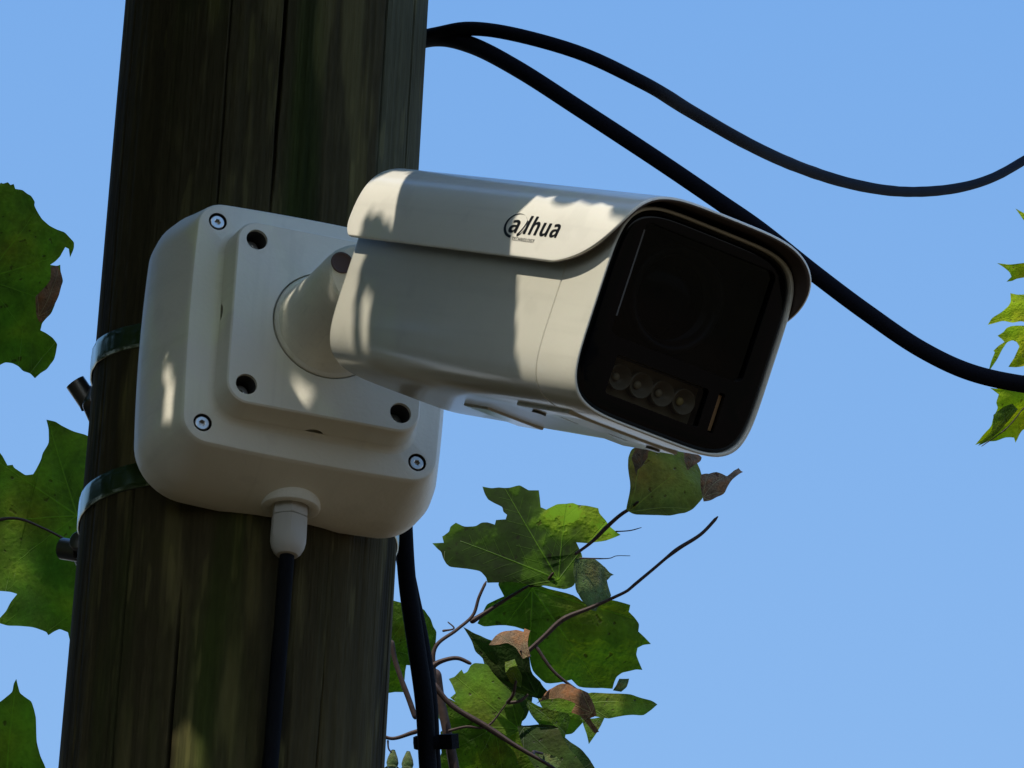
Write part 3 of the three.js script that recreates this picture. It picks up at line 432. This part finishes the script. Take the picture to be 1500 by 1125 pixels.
    p: [[9,15],[7,6],[3,0],[-3,0],[-3,7],[-3,21],[0,37],[2,23]] },
];
const TWIGS = [
  { g: 0, r: [0.00215, 0.00098], p: [[0.1172,3.0386,-0.5236],[0.119,3.0691,-0.5089],[0.1181,3.095,-0.4965],[0.1174,3.1125,-0.4881],[0.1291,3.1223,-0.483],[0.1377,3.1303,-0.4787],[0.1403,3.1396,-0.4742],[0.1439,3.1482,-0.4699]] },
  { g: 0, r: [0.00178, 0.00069], p: [[0.1374,3.1384,-0.5082],[0.1463,3.1442,-0.505],[0.1576,3.1517,-0.5009],[0.1698,3.1592,-0.4968]] },
  { g: 0, r: [0.00078, 0.00039], p: [[0.1207,3.1211,-0.4839],[0.1273,3.1229,-0.4827],[0.1234,3.1261,-0.4814]] },
  { g: 0, r: [0.00156, 0.00088], p: [[0.1631,3.1,-0.4699],[0.1702,3.1057,-0.4669],[0.1788,3.1137,-0.4627],[0.1882,3.1225,-0.4581],[0.2036,3.1293,-0.4541],[0.2165,3.1353,-0.4507],[0.2238,3.1391,-0.4486],[0.2269,3.1418,-0.4471],[0.2364,3.1499,-0.4428],[0.2497,3.1612,-0.4369],[0.2633,3.1702,-0.4319],[0.2721,3.1797,-0.427]] },
  { g: 0, r: [0.00176, 0.00117], p: [[0.1152,3.0978,-0.4842],[0.12,3.1011,-0.4824],[0.1299,3.1036,-0.4808],[0.1385,3.101,-0.4817]] },
  { g: 0, r: [0.00194, 0.00116], p: [[0.1161,3.0825,-0.4693],[0.1278,3.0717,-0.474],[0.1487,3.0614,-0.478],[0.1662,3.0524,-0.4816],[0.1871,3.0428,-0.4853],[0.2012,3.0344,-0.4887]] },
  { g: 0, r: [0.00314, 0.00275], p: [[0.1184,3.1051,-0.5028],[0.1231,3.0885,-0.5105],[0.127,3.0764,-0.5162],[0.1334,3.0553,-0.526],[0.136,3.0447,-0.531]] },
  { g: 0, r: [0.00097, 0.00049], p: [[0.1272,3.0581,-0.4806],[0.1371,3.0608,-0.4788],[0.1487,3.0614,-0.478],[0.1594,3.074,-0.4715]] },
  { g: 0, r: [0.00097, 0.00135], p: [[0.1907,3.1438,-0.4145],[0.2001,3.151,-0.4106],[0.2078,3.1589,-0.4065],[0.2156,3.1658,-0.4028],[0.2227,3.1702,-0.4004]] },
  { g: 0, r: [0.00049, 0.00024], p: [[0.216,3.1814,-0.4619],[0.2247,3.1824,-0.461],[0.231,3.1843,-0.4599]] },
  { g: 0, r: [0.00049, 0.00023], p: [[0.1954,3.1585,-0.4516],[0.213,3.1593,-0.4504],[0.2162,3.1606,-0.4497],[0.2246,3.1611,-0.4491]] },
  { g: 0, r: [0.00178, 0.00139], p: [[0.0929,3.1349,-0.534],[0.0963,3.1243,-0.5389],[0.1004,3.1152,-0.5431],[0.1065,3.1031,-0.5486],[0.1107,3.0941,-0.5528]] },
  { g: 0, r: [0.00118, 0.00137], p: [[0.0882,3.07,-0.5209],[0.0968,3.0681,-0.5215],[0.1084,3.0717,-0.5192],[0.1167,3.0744,-0.5176]] },
  { g: 0, r: [0.00059, 0.00049], p: [[0.0944,3.0672,-0.522],[0.0953,3.0626,-0.5241],[0.0975,3.0605,-0.5251]] },
  { g: 1, r: [0.00121, 0.00081], p: [[-0.169,3.202,-0.5798],[-0.1328,3.2126,-0.5732],[-0.1149,3.2082,-0.5745],[-0.0937,3.1995,-0.5778]] },
  { g: 1, r: [0.00142, 0.00101], p: [[-0.1795,3.3372,-0.5376],[-0.1685,3.3443,-0.5338],[-0.1601,3.3473,-0.532]] },
  { g: 2, r: [0.0007, 0.00028], p: [[0.5528,3.5779,-1.0451],[0.5327,3.5691,-1.0502],[0.5168,3.551,-1.0595],[0.5004,3.5388,-1.0661]] },
  { g: 2, r: [0.00189, 0.00189], p: [[0.5541,3.6785,-1.0634],[0.5528,3.6514,-1.0764],[0.5536,3.6307,-1.0863],[0.5579,3.5992,-1.1013],[0.5648,3.5677,-1.1161]] },
];
const BUDS = [[0.098, 3.0574, -0.5265], [0.1067, 3.0571, -0.5263]];
const CABLE_A = [[0.0504,3.274,-0.0806],[0.0675,3.2712,-0.0591],[0.0841,3.2568,-0.0208],[0.1007,3.2458,0.0079],[0.1244,3.2295,0.0344],[0.1558,3.2181,0.0414],[0.1897,3.2206,0.0108],[0.2202,3.2462,-0.0644],[0.2572,3.2794,-0.1578],[0.2996,3.3381,-0.2943],[0.3441,3.4001,-0.4291],[0.3887,3.4668,-0.5617],[0.4351,3.5394,-0.6913],[0.467,3.5922,-0.7756],[0.5017,3.6599,-0.8748],[0.543,3.7386,-0.9795]];
const CABLE_B = [[0.0506,3.2751,-0.0857],[0.0678,3.2717,-0.0644],[0.0844,3.2573,-0.0262],[0.1013,3.2382,0.0043],[0.1253,3.209,0.0357],[0.1565,3.1783,0.0557],[0.196,3.1578,0.0476],[0.2284,3.1404,0.0406],[0.2501,3.1284,0.0358],[0.2809,3.109,0.0279],[0.308,3.0929,0.0213],[0.3368,3.0775,0.0152],[0.3617,3.0685,0.0119],[0.3896,3.0642,0.0111],[0.4172,3.0634,0.0119]];
const CABLE_C = [[0.0812,3.0149,-0.0482],[0.0839,2.99,-0.06],[0.0875,2.9667,-0.071],[0.0939,2.9398,-0.0837],[0.1002,2.9132,-0.0962],[0.1041,2.8864,-0.1088],[0.108,2.856,-0.1121]];
const CABLE_C2 = [[0.0776,3.0231,-0.0666],[0.082,2.9981,-0.0784],[0.0902,2.9702,-0.0914],[0.0972,2.9479,-0.1018],[0.1032,2.9172,-0.1052],[0.1064,2.8947,-0.1158],[0.1114,2.8636,-0.1305]];
// sun patch outlines left open in the added leaf screen, in millimetres across the sun rays
const GAPS = [[[293.6,1947.3],[289.6,1976.1],[293.0,1978.6],[306.5,1971.1],[318.0,1961.0],[323.6,1953.3],[328.1,1954.2],[341.7,1946.9],[357.3,1930.7],[365.2,1920.8],[370.3,1915.6],[356.9,1915.6],[345.9,1913.9]],[[288.3,1960.9],[349.9,1920.1],[374.5,1919.8],[361.1,1919.8],[337.3,1884.5],[297.6,1910.3]],[[374.9,1918.4],[379.1,1920.2],[393.0,1910.8],[402.8,1902.3],[391.3,1906.7]],[[168.7,2042.5],[170.2,2048.0],[174.0,2052.3],[198.8,2027.5],[209.7,2036.2],[230.0,2034.7],[218.8,2047.7],[183.3,2072.1],[175.7,2067.1],[148.0,2067.1],[144.7,2042.5]],[[163.4,2046.9],[164.5,2031.5],[163.3,2011.7],[137.3,2014.7],[139.4,2049.9]],[[170.4,2028.1],[174.7,2026.1],[176.3,2004.3],[169.6,2009.2]],[[110.4,2103.2],[107.7,2096.0],[105.1,2080.7],[107.7,2085.9],[109.3,2098.1]],[[97.6,2096.7],[94.6,2084.4],[94.3,2080.2],[96.8,2086.2]],[[135.0,2058.9],[140.4,2055.4],[137.6,2054.5],[134.2,2056.5]],[[133.6,2098.1],[137.0,2098.8],[135.7,2090.5],[134.0,2087.9]],[[24.4,1975.1],[29.8,1978.6],[35.2,1971.3],[37.1,1965.2],[24.1,1958.4]],[[32.8,2063.7],[36.9,2059.5],[39.6,2041.0],[35.6,2045.1]],[[96.5,2070.5],[98.4,2071.3],[100.8,2063.3],[98.9,2062.5]]];
// ---------------------------------------------------------------- cables
tag(mesh('black_cable', tube(CABLE_A, .0038, .0029, 220, 14, .05), rubber), 'upper black cable sagging from the pole top to the right and rising again', 'cable');
tag(mesh('black_cable', tube(CABLE_B, .0044, .0044, 220, 14, .05), rubber), 'black cable slanting down behind the camera to the lower right', 'cable');
{
  const g = group('cable_bundle', 'thick black cables tied together, hanging beside the lower right edge of the pole', 'cable bundle', V(0, 0, 0));
  mesh('cable', tube(CABLE_C, .0046, .0046, 120, 14, .06), rubberMatte, g); mesh('cable', tube(CABLE_C2, .0042, .0042, 120, 14, .06), rubberMatte, g);
  const t = V(...CABLE_C[5]).lerp(V(...CABLE_C[4]), .25), u = V(...CABLE_C2[5]).lerp(V(...CABLE_C2[4]), .25), c = t.clone().add(u).multiplyScalar(.5), ax = V(...CABLE_C[5]).sub(V(...CABLE_C[4])).normalize();
  const q = new THREE.Quaternion().setFromUnitVectors(V(0, 1, 0), ax);
  mesh('cable_tie', mergeGeometries([lathe([[.0066, -.0035], [.0078, -.003], [.0080, 0], [.0078, .003], [.0066, .0035]], 36).scale(1.05, 1, .9).toNonIndexed(), new THREE.BoxGeometry(.009, .0075, .007).translate(.0105, 0, .001).toNonIndexed()]).applyQuaternion(q).translate(c.x, c.y, c.z), rubberMatte, g);
  const m = new THREE.Matrix4().makeRotationY(boxYaw).setPosition(boxPos), p = (x, y, z) => V(x, y, z).applyMatrix4(m).toArray();
  tag(mesh('gland_cable', tube([p(.0008, -.092, -.0310), p(.0008, -.115, -.0312), p(.0010, -.14, -.0325), p(.0022, -.19, -.0385), p(.0026, -.25, -.0425), p(.0015, -.33, -.0440)], .0036, .0036, 100, 14, .04), rubberMatte), 'black cable running straight down the pole from the gland under the box', 'cable');
}

// ---------------------------------------------------------------- plane-tree foliage
const leafTex = (kind) => {
  const cv = document.createElement('canvas'); cv.width = cv.height = 512; const q = cv.getContext('2d');
  const img = q.createImageData(512, 512);
  for (let j = 0; j < 512; j++) for (let i = 0; i < 512; i++) {
    const u = i / 512, v = j / 512, a = fbm(u * 5, v * 5, 5, 5, kind * 13 + 1, 5), b = fbm(u * 46, v * 46, 46, 46, kind * 13 + 2, 3), o = (j * 512 + i) * 4;
    let k = 178 + 130 * (a - .5) + 46 * (b - .5), hue = fbm(u * 3, v * 3, 3, 3, kind * 13 + 9, 3) - .5, c = [k * (1 + .5 * hue), k, k * .9];
    if (kind === 1) { const d = smooth(.50, .85, u + .25 * (a - .5)) * smooth(.2, .5, v) + .3 * smooth(.55, .66, a); k *= .52 + .72 * d; c = [k * (.85 + .25 * d), k, k * .9]; }     // mottled, with the sunlit right lobe painted brighter
    if (kind === 2) { const d = smooth(.40, .70, a); k = 158 + 50 * (b - .5) + 110 * (a - .5); c = [k * 1.05, k * (.92 - .12 * d), k * (.85 - .2 * d)]; }
    const sp = .7 * smooth(.77, .84, fbm(u * 17, v * 17, 17, 17, kind * 13 + 5, 3)); c = c.map((x, z) => x * (1 - sp * [.35, .5, .5][z]));
    img.data[o] = clamp(c[0], 0, 255); img.data[o + 1] = clamp(c[1], 0, 255); img.data[o + 2] = clamp(c[2], 0, 255); img.data[o + 3] = 255;
  }
  q.putImageData(img, 0, 0);
  // veins fan out from the base (256, 500)
  const vein = (x, y, a, len, w, dep) => { q.strokeStyle = 'rgba(225,235,190,' + (dep ? .20 : .55) + ')'; q.lineWidth = w; q.beginPath(); q.moveTo(x, y); let px = x, py = y; const n = 14; for (let i = 1; i <= n; i++) { a += .018 * Math.sin(i * 1.7 + x); px += Math.sin(a) * len / n; py -= Math.cos(a) * len / n; q.lineTo(px, py); if (!dep && i > 1 && i < n - 1 && i % 2 === 0) { q.stroke(); vein(px, py, a + .75, len * .30 * (1 - i / n / 1.4), w * .45, 1); vein(px, py, a - .75, len * .30 * (1 - i / n / 1.4), w * .45, 1); q.strokeStyle = 'rgba(225,235,190,.55)'; q.lineWidth = w * (1 - .6 * i / n); q.beginPath(); q.moveTo(px, py); } } q.stroke(); };
  vein(256, 480, 0, 400, 6, 0); for (const s of [-1, 1]) { vein(256, 480, s * .62, 390, 5.5, 0); vein(256, 480, s * 1.2, 270, 4.5, 0); }
  const t = new THREE.CanvasTexture(cv); t.colorSpace = THREE.SRGBColorSpace; t.wrapS = t.wrapT = THREE.MirroredRepeatWrapping; return t;
};
const LT0 = leafTex(0), LT1 = leafTex(1), LT2 = leafTex(2);
const leafMat = (c, t, tr, rough = .9) => new THREE.MeshPhysicalMaterial({ color: c, map: t, bumpMap: t, bumpScale: .0020, roughness: rough, transmission: tr, thickness: 0, side: THREE.DoubleSide, specularIntensity: .4 });
const leafMats = {  // shade, lit and sunny tones carry sun and shade in the leaf colour
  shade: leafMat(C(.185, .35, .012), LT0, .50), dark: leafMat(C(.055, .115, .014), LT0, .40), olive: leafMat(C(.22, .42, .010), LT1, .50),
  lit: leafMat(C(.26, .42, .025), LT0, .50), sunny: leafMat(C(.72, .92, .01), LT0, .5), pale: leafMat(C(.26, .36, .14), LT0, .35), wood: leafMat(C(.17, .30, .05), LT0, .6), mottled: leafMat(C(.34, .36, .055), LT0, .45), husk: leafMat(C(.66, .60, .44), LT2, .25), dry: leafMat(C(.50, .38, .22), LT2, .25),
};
const barkTex = tex(256, 256, (u, v) => { const k = .55 + .9 * fbm(u * 24, v * 8, 24, 8, 101, 4); return [.060 * k, .040 * k, .036 * k]; }); barkTex.repeat.set(20, 30);
const twigMat = new THREE.MeshStandardMaterial({ map: barkTex, roughness: .75 });
function leafGeo(l) {
  const s = l.s, raw = l.p.map(([x, y]) => new THREE.Vector2(x / 1000, y / 1000)), pts = [];
  raw.forEach((p, i) => { const a = raw[(i + raw.length - 1) % raw.length], b = raw[(i + 1) % raw.length], u = p.clone().sub(a).normalize(), v = b.clone().sub(p).normalize(); if (u.dot(v) > .62) { pts.push(p.clone().lerp(a, .25), p.clone().lerp(a, .06).lerp(b, .06), p.clone().lerp(b, .25)); } else pts.push(p); });
  // soften the outline: two extra points per edge, pulled slightly in and out, keep it lively
  const out = [];
  pts.forEach((p, i) => { const n = pts[(i + 1) % pts.length], d = n.clone().sub(p), len = d.length(), k = Math.max(1, Math.min(3, Math.round(len / .007))); out.push(p); for (let j = 1; j < k; j++) { const t = j / k, w = (hash(i, j, Math.round(s * 1e4)) - .5) * .0012 + (len > .012 ? .05 * len * 4 * t * (1 - t) * (l.k === 'dry' ? 0 : 1) : 0); out.push(p.clone().addScaledVector(d, t).add(new THREE.Vector2(-d.y, d.x).multiplyScalar(w / (len || 1)))); } });
  const tri = THREE.ShapeUtils.triangulateShape(out, []), P = [];
  let T = tri.map((t) => t.map((i) => out[i]));
  for (let lv = 0; lv < 3; lv++) { const N = []; for (const [a, b, c] of T) { const m = (p, q) => new THREE.Vector2((p.x + q.x) / 2, (p.y + q.y) / 2), ab = m(a, b), bc = m(b, c), ca = m(c, a); N.push([a, ab, ca], [ab, b, bc], [ca, bc, c], [ab, bc, ca]); } T = N; }
  const h = (x, y) => {
    const r2 = (x * x + (y - s * .5) * (y - s * .5)) / (s * s); let z = -l.d * s * r2 * 2.6 + l.d * s * .75 * (fbm(x / s * 3 + 9, y / s * 3 + 9, 64, 64, Math.round(s * 1e4), 2) - .5);
    let d = 1; for (const a of [0, .62, -.62, 1.2, -1.2]) { const vx = Math.sin(a), vy = Math.cos(a), al = x * vx + y * vy; if (al > 0) d = Math.min(d, Math.abs(x * vy - y * vx) / s); }
    return z - l.c * s * .55 * Math.exp(-d * 14) + .0012 * (fbm(x / .008 + 50, y / .008 + 50, 128, 128, 7, 2) - .5);
  };
  const U = [];
  for (const t of T) { const ccw = (t[1].x - t[0].x) * (t[2].y - t[0].y) - (t[2].x - t[0].x) * (t[1].y - t[0].y) > 0; for (const v of ccw ? t : [t[0], t[2], t[1]]) { P.push(v.x, v.y, h(v.x, v.y)); U.push(.5 + v.x / s * .74, .06 + v.y / s * .76); } }
  let g = new THREE.BufferGeometry(); g.setAttribute('position', new THREE.Float32BufferAttribute(P, 3)); g.setAttribute('uv', new THREE.Float32BufferAttribute(U, 2));
  g = mergeVertices(g, 1e-6); g.computeVertexNormals(); return g;
}
const branches = [
  group('plane_tree_branch', 'leafy twig with large lobed leaves and curled dry ones, below the camera beside the pole', 'branch', V(.12, 2.6, -.5)),
  group('plane_tree_branch', 'dark green lobed leaves hanging at the left edge, behind the left side of the pole', 'branch', V(-.5, 2.9, -.6)),
  group('plane_tree_branch', 'bright sunlit yellow-green leaves at the right edge, behind the slanting cable', 'branch', V(.75, 3.3, -1.3)),
];
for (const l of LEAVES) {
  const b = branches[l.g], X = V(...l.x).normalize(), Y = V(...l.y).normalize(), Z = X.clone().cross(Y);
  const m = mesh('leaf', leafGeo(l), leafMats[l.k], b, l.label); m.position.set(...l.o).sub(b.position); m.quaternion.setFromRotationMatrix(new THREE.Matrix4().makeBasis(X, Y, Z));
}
for (const t of TWIGS) { const b = branches[t.g]; mesh('twig', tube(t.p.map((p) => [p[0] - b.position.x, p[1] - b.position.y, p[2] - b.position.z]), t.r[0], t.r[1], 60, 8, .5), twigMat, b); }
for (const l of LEAVES) {                                  // stalks from leaf bases to the nearest twig
  if (l.g === 1) continue; const b = branches[l.g], o = V(...l.o); let best = null, bd = 1;
  for (const q of TWIGS) if (q.g === l.g) { const c = new THREE.CatmullRomCurve3(q.p.map((p) => V(...p)), false, 'centripetal'); for (let i = 0; i <= 40; i++) { const p = c.getPoint(i / 40), d = p.distanceTo(o); if (d < bd) { bd = d; best = p; } } }
  if (best && bd > .006 && bd < .045) { const Y = V(...l.y), a = o.clone().addScaledVector(Y, .004), mid = a.clone().lerp(best, .5).addScaledVector(Y, -bd * .12); mesh('leaf_stalk', tube([a, mid, best].map((p) => p.clone().sub(b.position).toArray()), .0008, .0011, 24, 8), twigMat, b); }
}
for (const p of BUDS) { const b = branches[0]; mesh('bud', mergeGeometries([lathe([[0, .006], [.0012, .0055], [.003, .001], [.0036, -.002], [.0030, -.0045]], 7), lathe([[.0030, -.0045], [.0048, -.0062], [.0030, -.0052]], 9)]), leafMats.pale, b).position.set(...p).sub(b.position); }

// the tree these belong to stands beside the viewer, out of the picture; its lower leaves are placed to shade the pole around the sun patches
{
  const tree = group('plane_tree', 'large plane tree shading the pole, its trunk to the left of the viewer', 'tree', V(-2.6, 0, 2.2));
  const O = tree.position, loc = (x, y, z) => [x - O.x, y - O.y, z - O.z];
  mesh('trunk', tube([loc(-2.6, 0, 2.2), loc(-2.58, 1.2, 2.2), loc(-2.5, 2.6, 2.15), loc(-2.3, 4.2, 2.0), loc(-2.2, 6, 1.9)], .24, .11, 40, 24, .15), twigMat, tree);
  for (const [e, r] of [[[[-2.4, 3.4, 2.1], [-1.8, 4.0, 1.7], [-1.0, 4.3, 1.1], [-.35, 4.15, .62]], .05], [[[-2.3, 4.2, 2.0], [-1.6, 5.0, 2.0], [-.8, 5.6, 1.6]], .06], [[[-2.25, 5, 1.9], [-2.6, 6.0, 2.6], [-2.2, 6.8, 3.2]], .06]]) mesh('limb', tube(e.map((p) => loc(...p)), r, r * .3, 40, 12, .2), twigMat, tree);
  // one leaf shape, five lobes with teeth
  const lobes = [[0, 1], [.75, .86], [-.75, .86], [1.5, .58], [-1.5, .58]], sh = [];
  for (let i = 0; i <= 64; i++) { const a = -2.5 + 5 * i / 64; let r = .34; for (const [la, lr] of lobes) r = Math.max(r, lr * Math.pow(Math.max(0, Math.cos((a - la) * 2.1)), 1.5)); r *= 1 + .05 * ((i % 4) - 1.5) * .6; sh.push(new THREE.Vector2(r * Math.sin(a) * .62, .28 + r * Math.cos(a) * .62)); }
  sh.push(new THREE.Vector2(0, .02));
  const tri = THREE.ShapeUtils.triangulateShape(sh, []), lp = [], lu = [];
  for (const t of tri) for (const i of t) { const v = sh[i]; lp.push(v.x, v.y - .4, .10 * Math.abs(v.x) - .12 * (v.y - .4) * (v.y - .4)); lu.push(.5 + v.x, v.y); }
  const lg = new THREE.BufferGeometry(); lg.setAttribute('position', new THREE.Float32BufferAttribute(lp, 3)); lg.setAttribute('uv', new THREE.Float32BufferAttribute(lu, 2)); lg.computeVertexNormals();
  const oval = Array.from({ length: 20 }, (_, i) => new THREE.Vector2(.36 * Math.sin(i / 20 * 2 * Math.PI) * (1 - .25 * Math.cos(i / 20 * 2 * Math.PI)), .5 * Math.cos(i / 20 * 2 * Math.PI)));
  const og = new THREE.ShapeGeometry(new THREE.Shape(oval));
  const e1 = V(0, 1, 0).cross(SUN).normalize(), e2 = SUN.clone().cross(e1);
  const CE = .002, X0 = -.26, Y0 = 1.80, NX = 380, NY = 280, lit = new Uint8Array(NX * NY), cov = new Uint8Array(NX * NY);
  const inside = (x, y, p) => { let c = false; for (let i = 0, j = p.length - 1; i < p.length; j = i++) if ((p[i][1] > y) !== (p[j][1] > y) && x < (p[j][0] - p[i][0]) * (y - p[i][1]) / (p[j][1] - p[i][1]) + p[i][0]) c = !c; return c; };
  GAPS.forEach((p, gi) => { for (let j = 0; j < NY; j++) for (let i = 0; i < NX; i++) if (inside((X0 + (i + .5) * CE) * 1000, (Y0 + (j + .5) * CE) * 1000, p)) lit[j * NX + i] = gi < 3 ? 1 : 2; });
  const W3 = (a, b, s) => e1.clone().multiplyScalar(a).addScaledVector(e2, b).addScaledVector(SUN, s);
  { const p = [W3(.2505, 1.82, 2.62), W3(.2475, 1.90, 2.61), W3(.243, 1.98, 2.60), W3(.240, 2.08, 2.60), W3(.236, 2.2, 2.62), W3(.20, 2.5, 2.75), W3(.05, 2.9, 3.1), W3(-.4, 3.2, 3.6)].map((v) => loc(v.x, v.y, v.z)); mesh('limb', tube(p, .0445, .050, 90, 20, .02), twigMat, tree); for (let j = 0; j < NY; j++) for (let i = 0; i < NX; i++) { const x = X0 + i * CE, y = Y0 + j * CE; if (Math.abs(x - .246) < .036) cov[j * NX + i] = 1; } }  // unseen limb added so its straight shadow edges cross the camera
  const rim = new Uint8Array(NX * NY); for (let j = 0; j < NY; j++) for (let i = 0; i < NX; i++) if (lit[j * NX + i]) for (let b = -9; b <= 9; b++) for (let a = -9; a <= 9; a++) { const x = i + a, y = j + b; if (x >= 0 && x < NX && y >= 0 && y < NY) rim[y * NX + x] = 1; }
  const mats = [], small = [], fr = (p) => { const q = p.clone().project(camera); return q.z < 1 && Math.abs(q.x) < 1.35 && Math.abs(q.y) < 1.35; };
  const tmp = V(0, 0, 0), foot = (m, o) => { const P = o.map((v) => { tmp.set(v.x, v.y - (o === sh ? .4 : 0), o === sh ? .10 * Math.abs(v.x) - .12 * (v.y - .4) * (v.y - .4) : 0).applyMatrix4(m); return [tmp.dot(e1), tmp.dot(e2)]; }); const cells = []; const xs = P.map((p) => p[0]), ys = P.map((p) => p[1]); const i0 = Math.floor((Math.min(...xs) - X0) / CE), i1 = Math.ceil((Math.max(...xs) - X0) / CE), j0 = Math.floor((Math.min(...ys) - Y0) / CE), j1 = Math.ceil((Math.max(...ys) - Y0) / CE); for (let j = Math.max(0, j0); j <= Math.min(NY - 1, j1); j++) for (let i = Math.max(0, i0); i <= Math.min(NX - 1, i1); i++) if (inside(X0 + (i + .5) * CE, Y0 + (j + .5) * CE, P)) cells.push(j * NX + i); return cells; };
  const place = (c, size, wild) => { const n = SUN.clone().add(V(rr(-1, 1), rr(-1, 1), rr(-1, 1)).multiplyScalar(wild)).normalize(), x = V(rr(-1, 1), rr(-1, 1), rr(-1, 1)).cross(n).normalize(), y = n.clone().cross(x); return new THREE.Matrix4().makeBasis(x, y, n).scale(V(size, size, size)).setPosition(c); };
  // unseen leaf screen above the camera, added to shade all but the sun patches
  for (const [size, tries, egg] of [[.15, 900], [.10, 1200], [.09, 700, 1], [.065, 1200, 1], [.045, 1800, 1], [.028, 2500, 1], [.017, 3000, 1], [.011, 3000, 1]]) { const free = []; for (let q = 0; q < NX * NY; q++) if (!cov[q] && !lit[q]) free.push(q); for (let k = 0; k < tries && free.length; k++) {
    const c0 = free[Math.floor(rnd() * free.length)], i = c0 % NX, j = Math.floor(c0 / NX); if (cov[c0]) continue;
    const c = e1.clone().multiplyScalar(X0 + (i + .5) * CE).addScaledVector(e2, Y0 + (j + .5) * CE).addScaledVector(SUN, rr(2.52, 2.85) + (size > .09 ? .15 : size < .03 ? .42 : size < .05 ? .15 : 0));
    if (fr(c)) continue;
    const m = place(c, size * rr(.85, 1.15), .45), f = foot(m, egg ? oval : sh); if (f.some((q) => lit[q] === 2 || (!egg && rim[q])) || f.filter((q) => lit[q]).length > f.length * .012) continue;
    f.forEach((q) => { cov[q] = 1; }); (egg ? small : mats).push(m);
  } }
  const near = mats.length;
  const clear = (c, r) => { const a = c.dot(e1), b = c.dot(e2), i0 = Math.max(0, Math.floor((a - r - X0) / CE)), i1 = Math.min(NX - 1, Math.ceil((a + r - X0) / CE)), j0 = Math.max(0, Math.floor((b - r - Y0) / CE)), j1 = Math.min(NY - 1, Math.ceil((b + r - Y0) / CE)); for (let j = j0; j <= j1; j += 3) for (let i = i0; i <= i1; i += 3) if (lit[j * NX + i]) return false; return true; };
  for (let k = 0; k < 6500; k++) {
    const cl = [[-3.0, 5.6, 1.6, 1.6, 1.5, 1.7], [-2.2, 4.9, .9, 1.2, .9, 1.1], [-3.4, 4.4, 2.4, 1.2, 1.2, 1.2], [-2.2, 6.6, .6, 1.5, 1.0, 1.5], [-3.6, 4.4, .1, 1.5, 1.9, 1.6], [-3.2, 7.0, .2, 1.7, 1.4, 1.7], [-4.2, 3.0, 1.2, 1.3, 1.5, 1.4]][k % 7];
    let a; do { a = V(rr(-1, 1), rr(-1, 1), rr(-1, 1)); } while (a.length() > 1 || a.length() < .25);
    const c = V(cl[0] + a.x * cl[3], cl[1] + a.y * cl[4], cl[2] + a.z * cl[5]), size = rr(.12, .2);
    { const a = c.dot(e1), b = c.dot(e2); if (a > .62 && rnd() < .9) continue; if (a > -.5 && a < .2 && b > 3.1) continue; if (a > -.36 && a < .12 && b > 2.44 && b < 2.8) continue; }
    if (c.dot(SUN) < 2.9 && Math.abs(c.dot(e1)) < .6 && Math.abs(c.dot(e2) - 2.05) < .6) continue;
    if (fr(c) || !clear(c, size * .7 + .02)) continue;
    mats.push(place(c, size, 1.2));
  }
  const im = new THREE.InstancedMesh(lg, leafMats.wood, mats.length); mats.forEach((m, i) => im.setMatrixAt(i, m)); im.name = 'crown'; im.castShadow = im.receiveShadow = true; im.userData.kind = 'stuff';
  const im2 = new THREE.InstancedMesh(og, leafMats.shade, small.length); small.forEach((m, i) => im2.setMatrixAt(i, m)); im2.name = 'shade_screen_leaves'; im2.castShadow = im2.receiveShadow = true; im2.userData.kind = 'stuff';  // small ovals added to close the shade screen between the sun patches
  for (const q of [im, im2]) { q.position.set(-O.x, -O.y, -O.z); tree.add(q); }
  // unseen wood behind and beside the viewer, shaped to dim and tint the light
  const wm = []; for (let k = 0; k < 9000; k++) { const az = -2.4 + 3.0 * Math.pow(rnd(), 1.4), d = rr(7.5, 9), h = Math.pow(rnd(), .8) * (2.6 + .7 * Math.sin(az * 5) + .6 * Math.sin(az * 11 + 1) - 1.2 * smooth(-.2, .5, az) + 10 * smooth(-.75, -1.3, az)), c = V(Math.sin(az) * d, .1 + h, Math.cos(az) * d); const a = c.dot(e1), b = c.dot(e2); if (a > -.9 && a < .95 && b > 1.3 && b < 4.2) continue; if (!fr(c)) wm.push(place(c, rr(.35, .65), 1.5)); }
  const wood = new THREE.InstancedMesh(lg, leafMats.wood, wm.length); wm.forEach((m, i) => wood.setMatrixAt(i, m)); wood.name = 'wood'; wood.castShadow = wood.receiveShadow = true; scene.add(wood);
  tag(wood, 'dark leafy wood surrounding the viewer, outside the picture', 'wood'); wood.userData.kind = 'stuff';
  console.log('near leaves', near, small.length, 'crown', mats.length, 'covered', cov.reduce((a, b) => a + b, 0) / (NX * NY));
}
renderer.render(scene, camera);
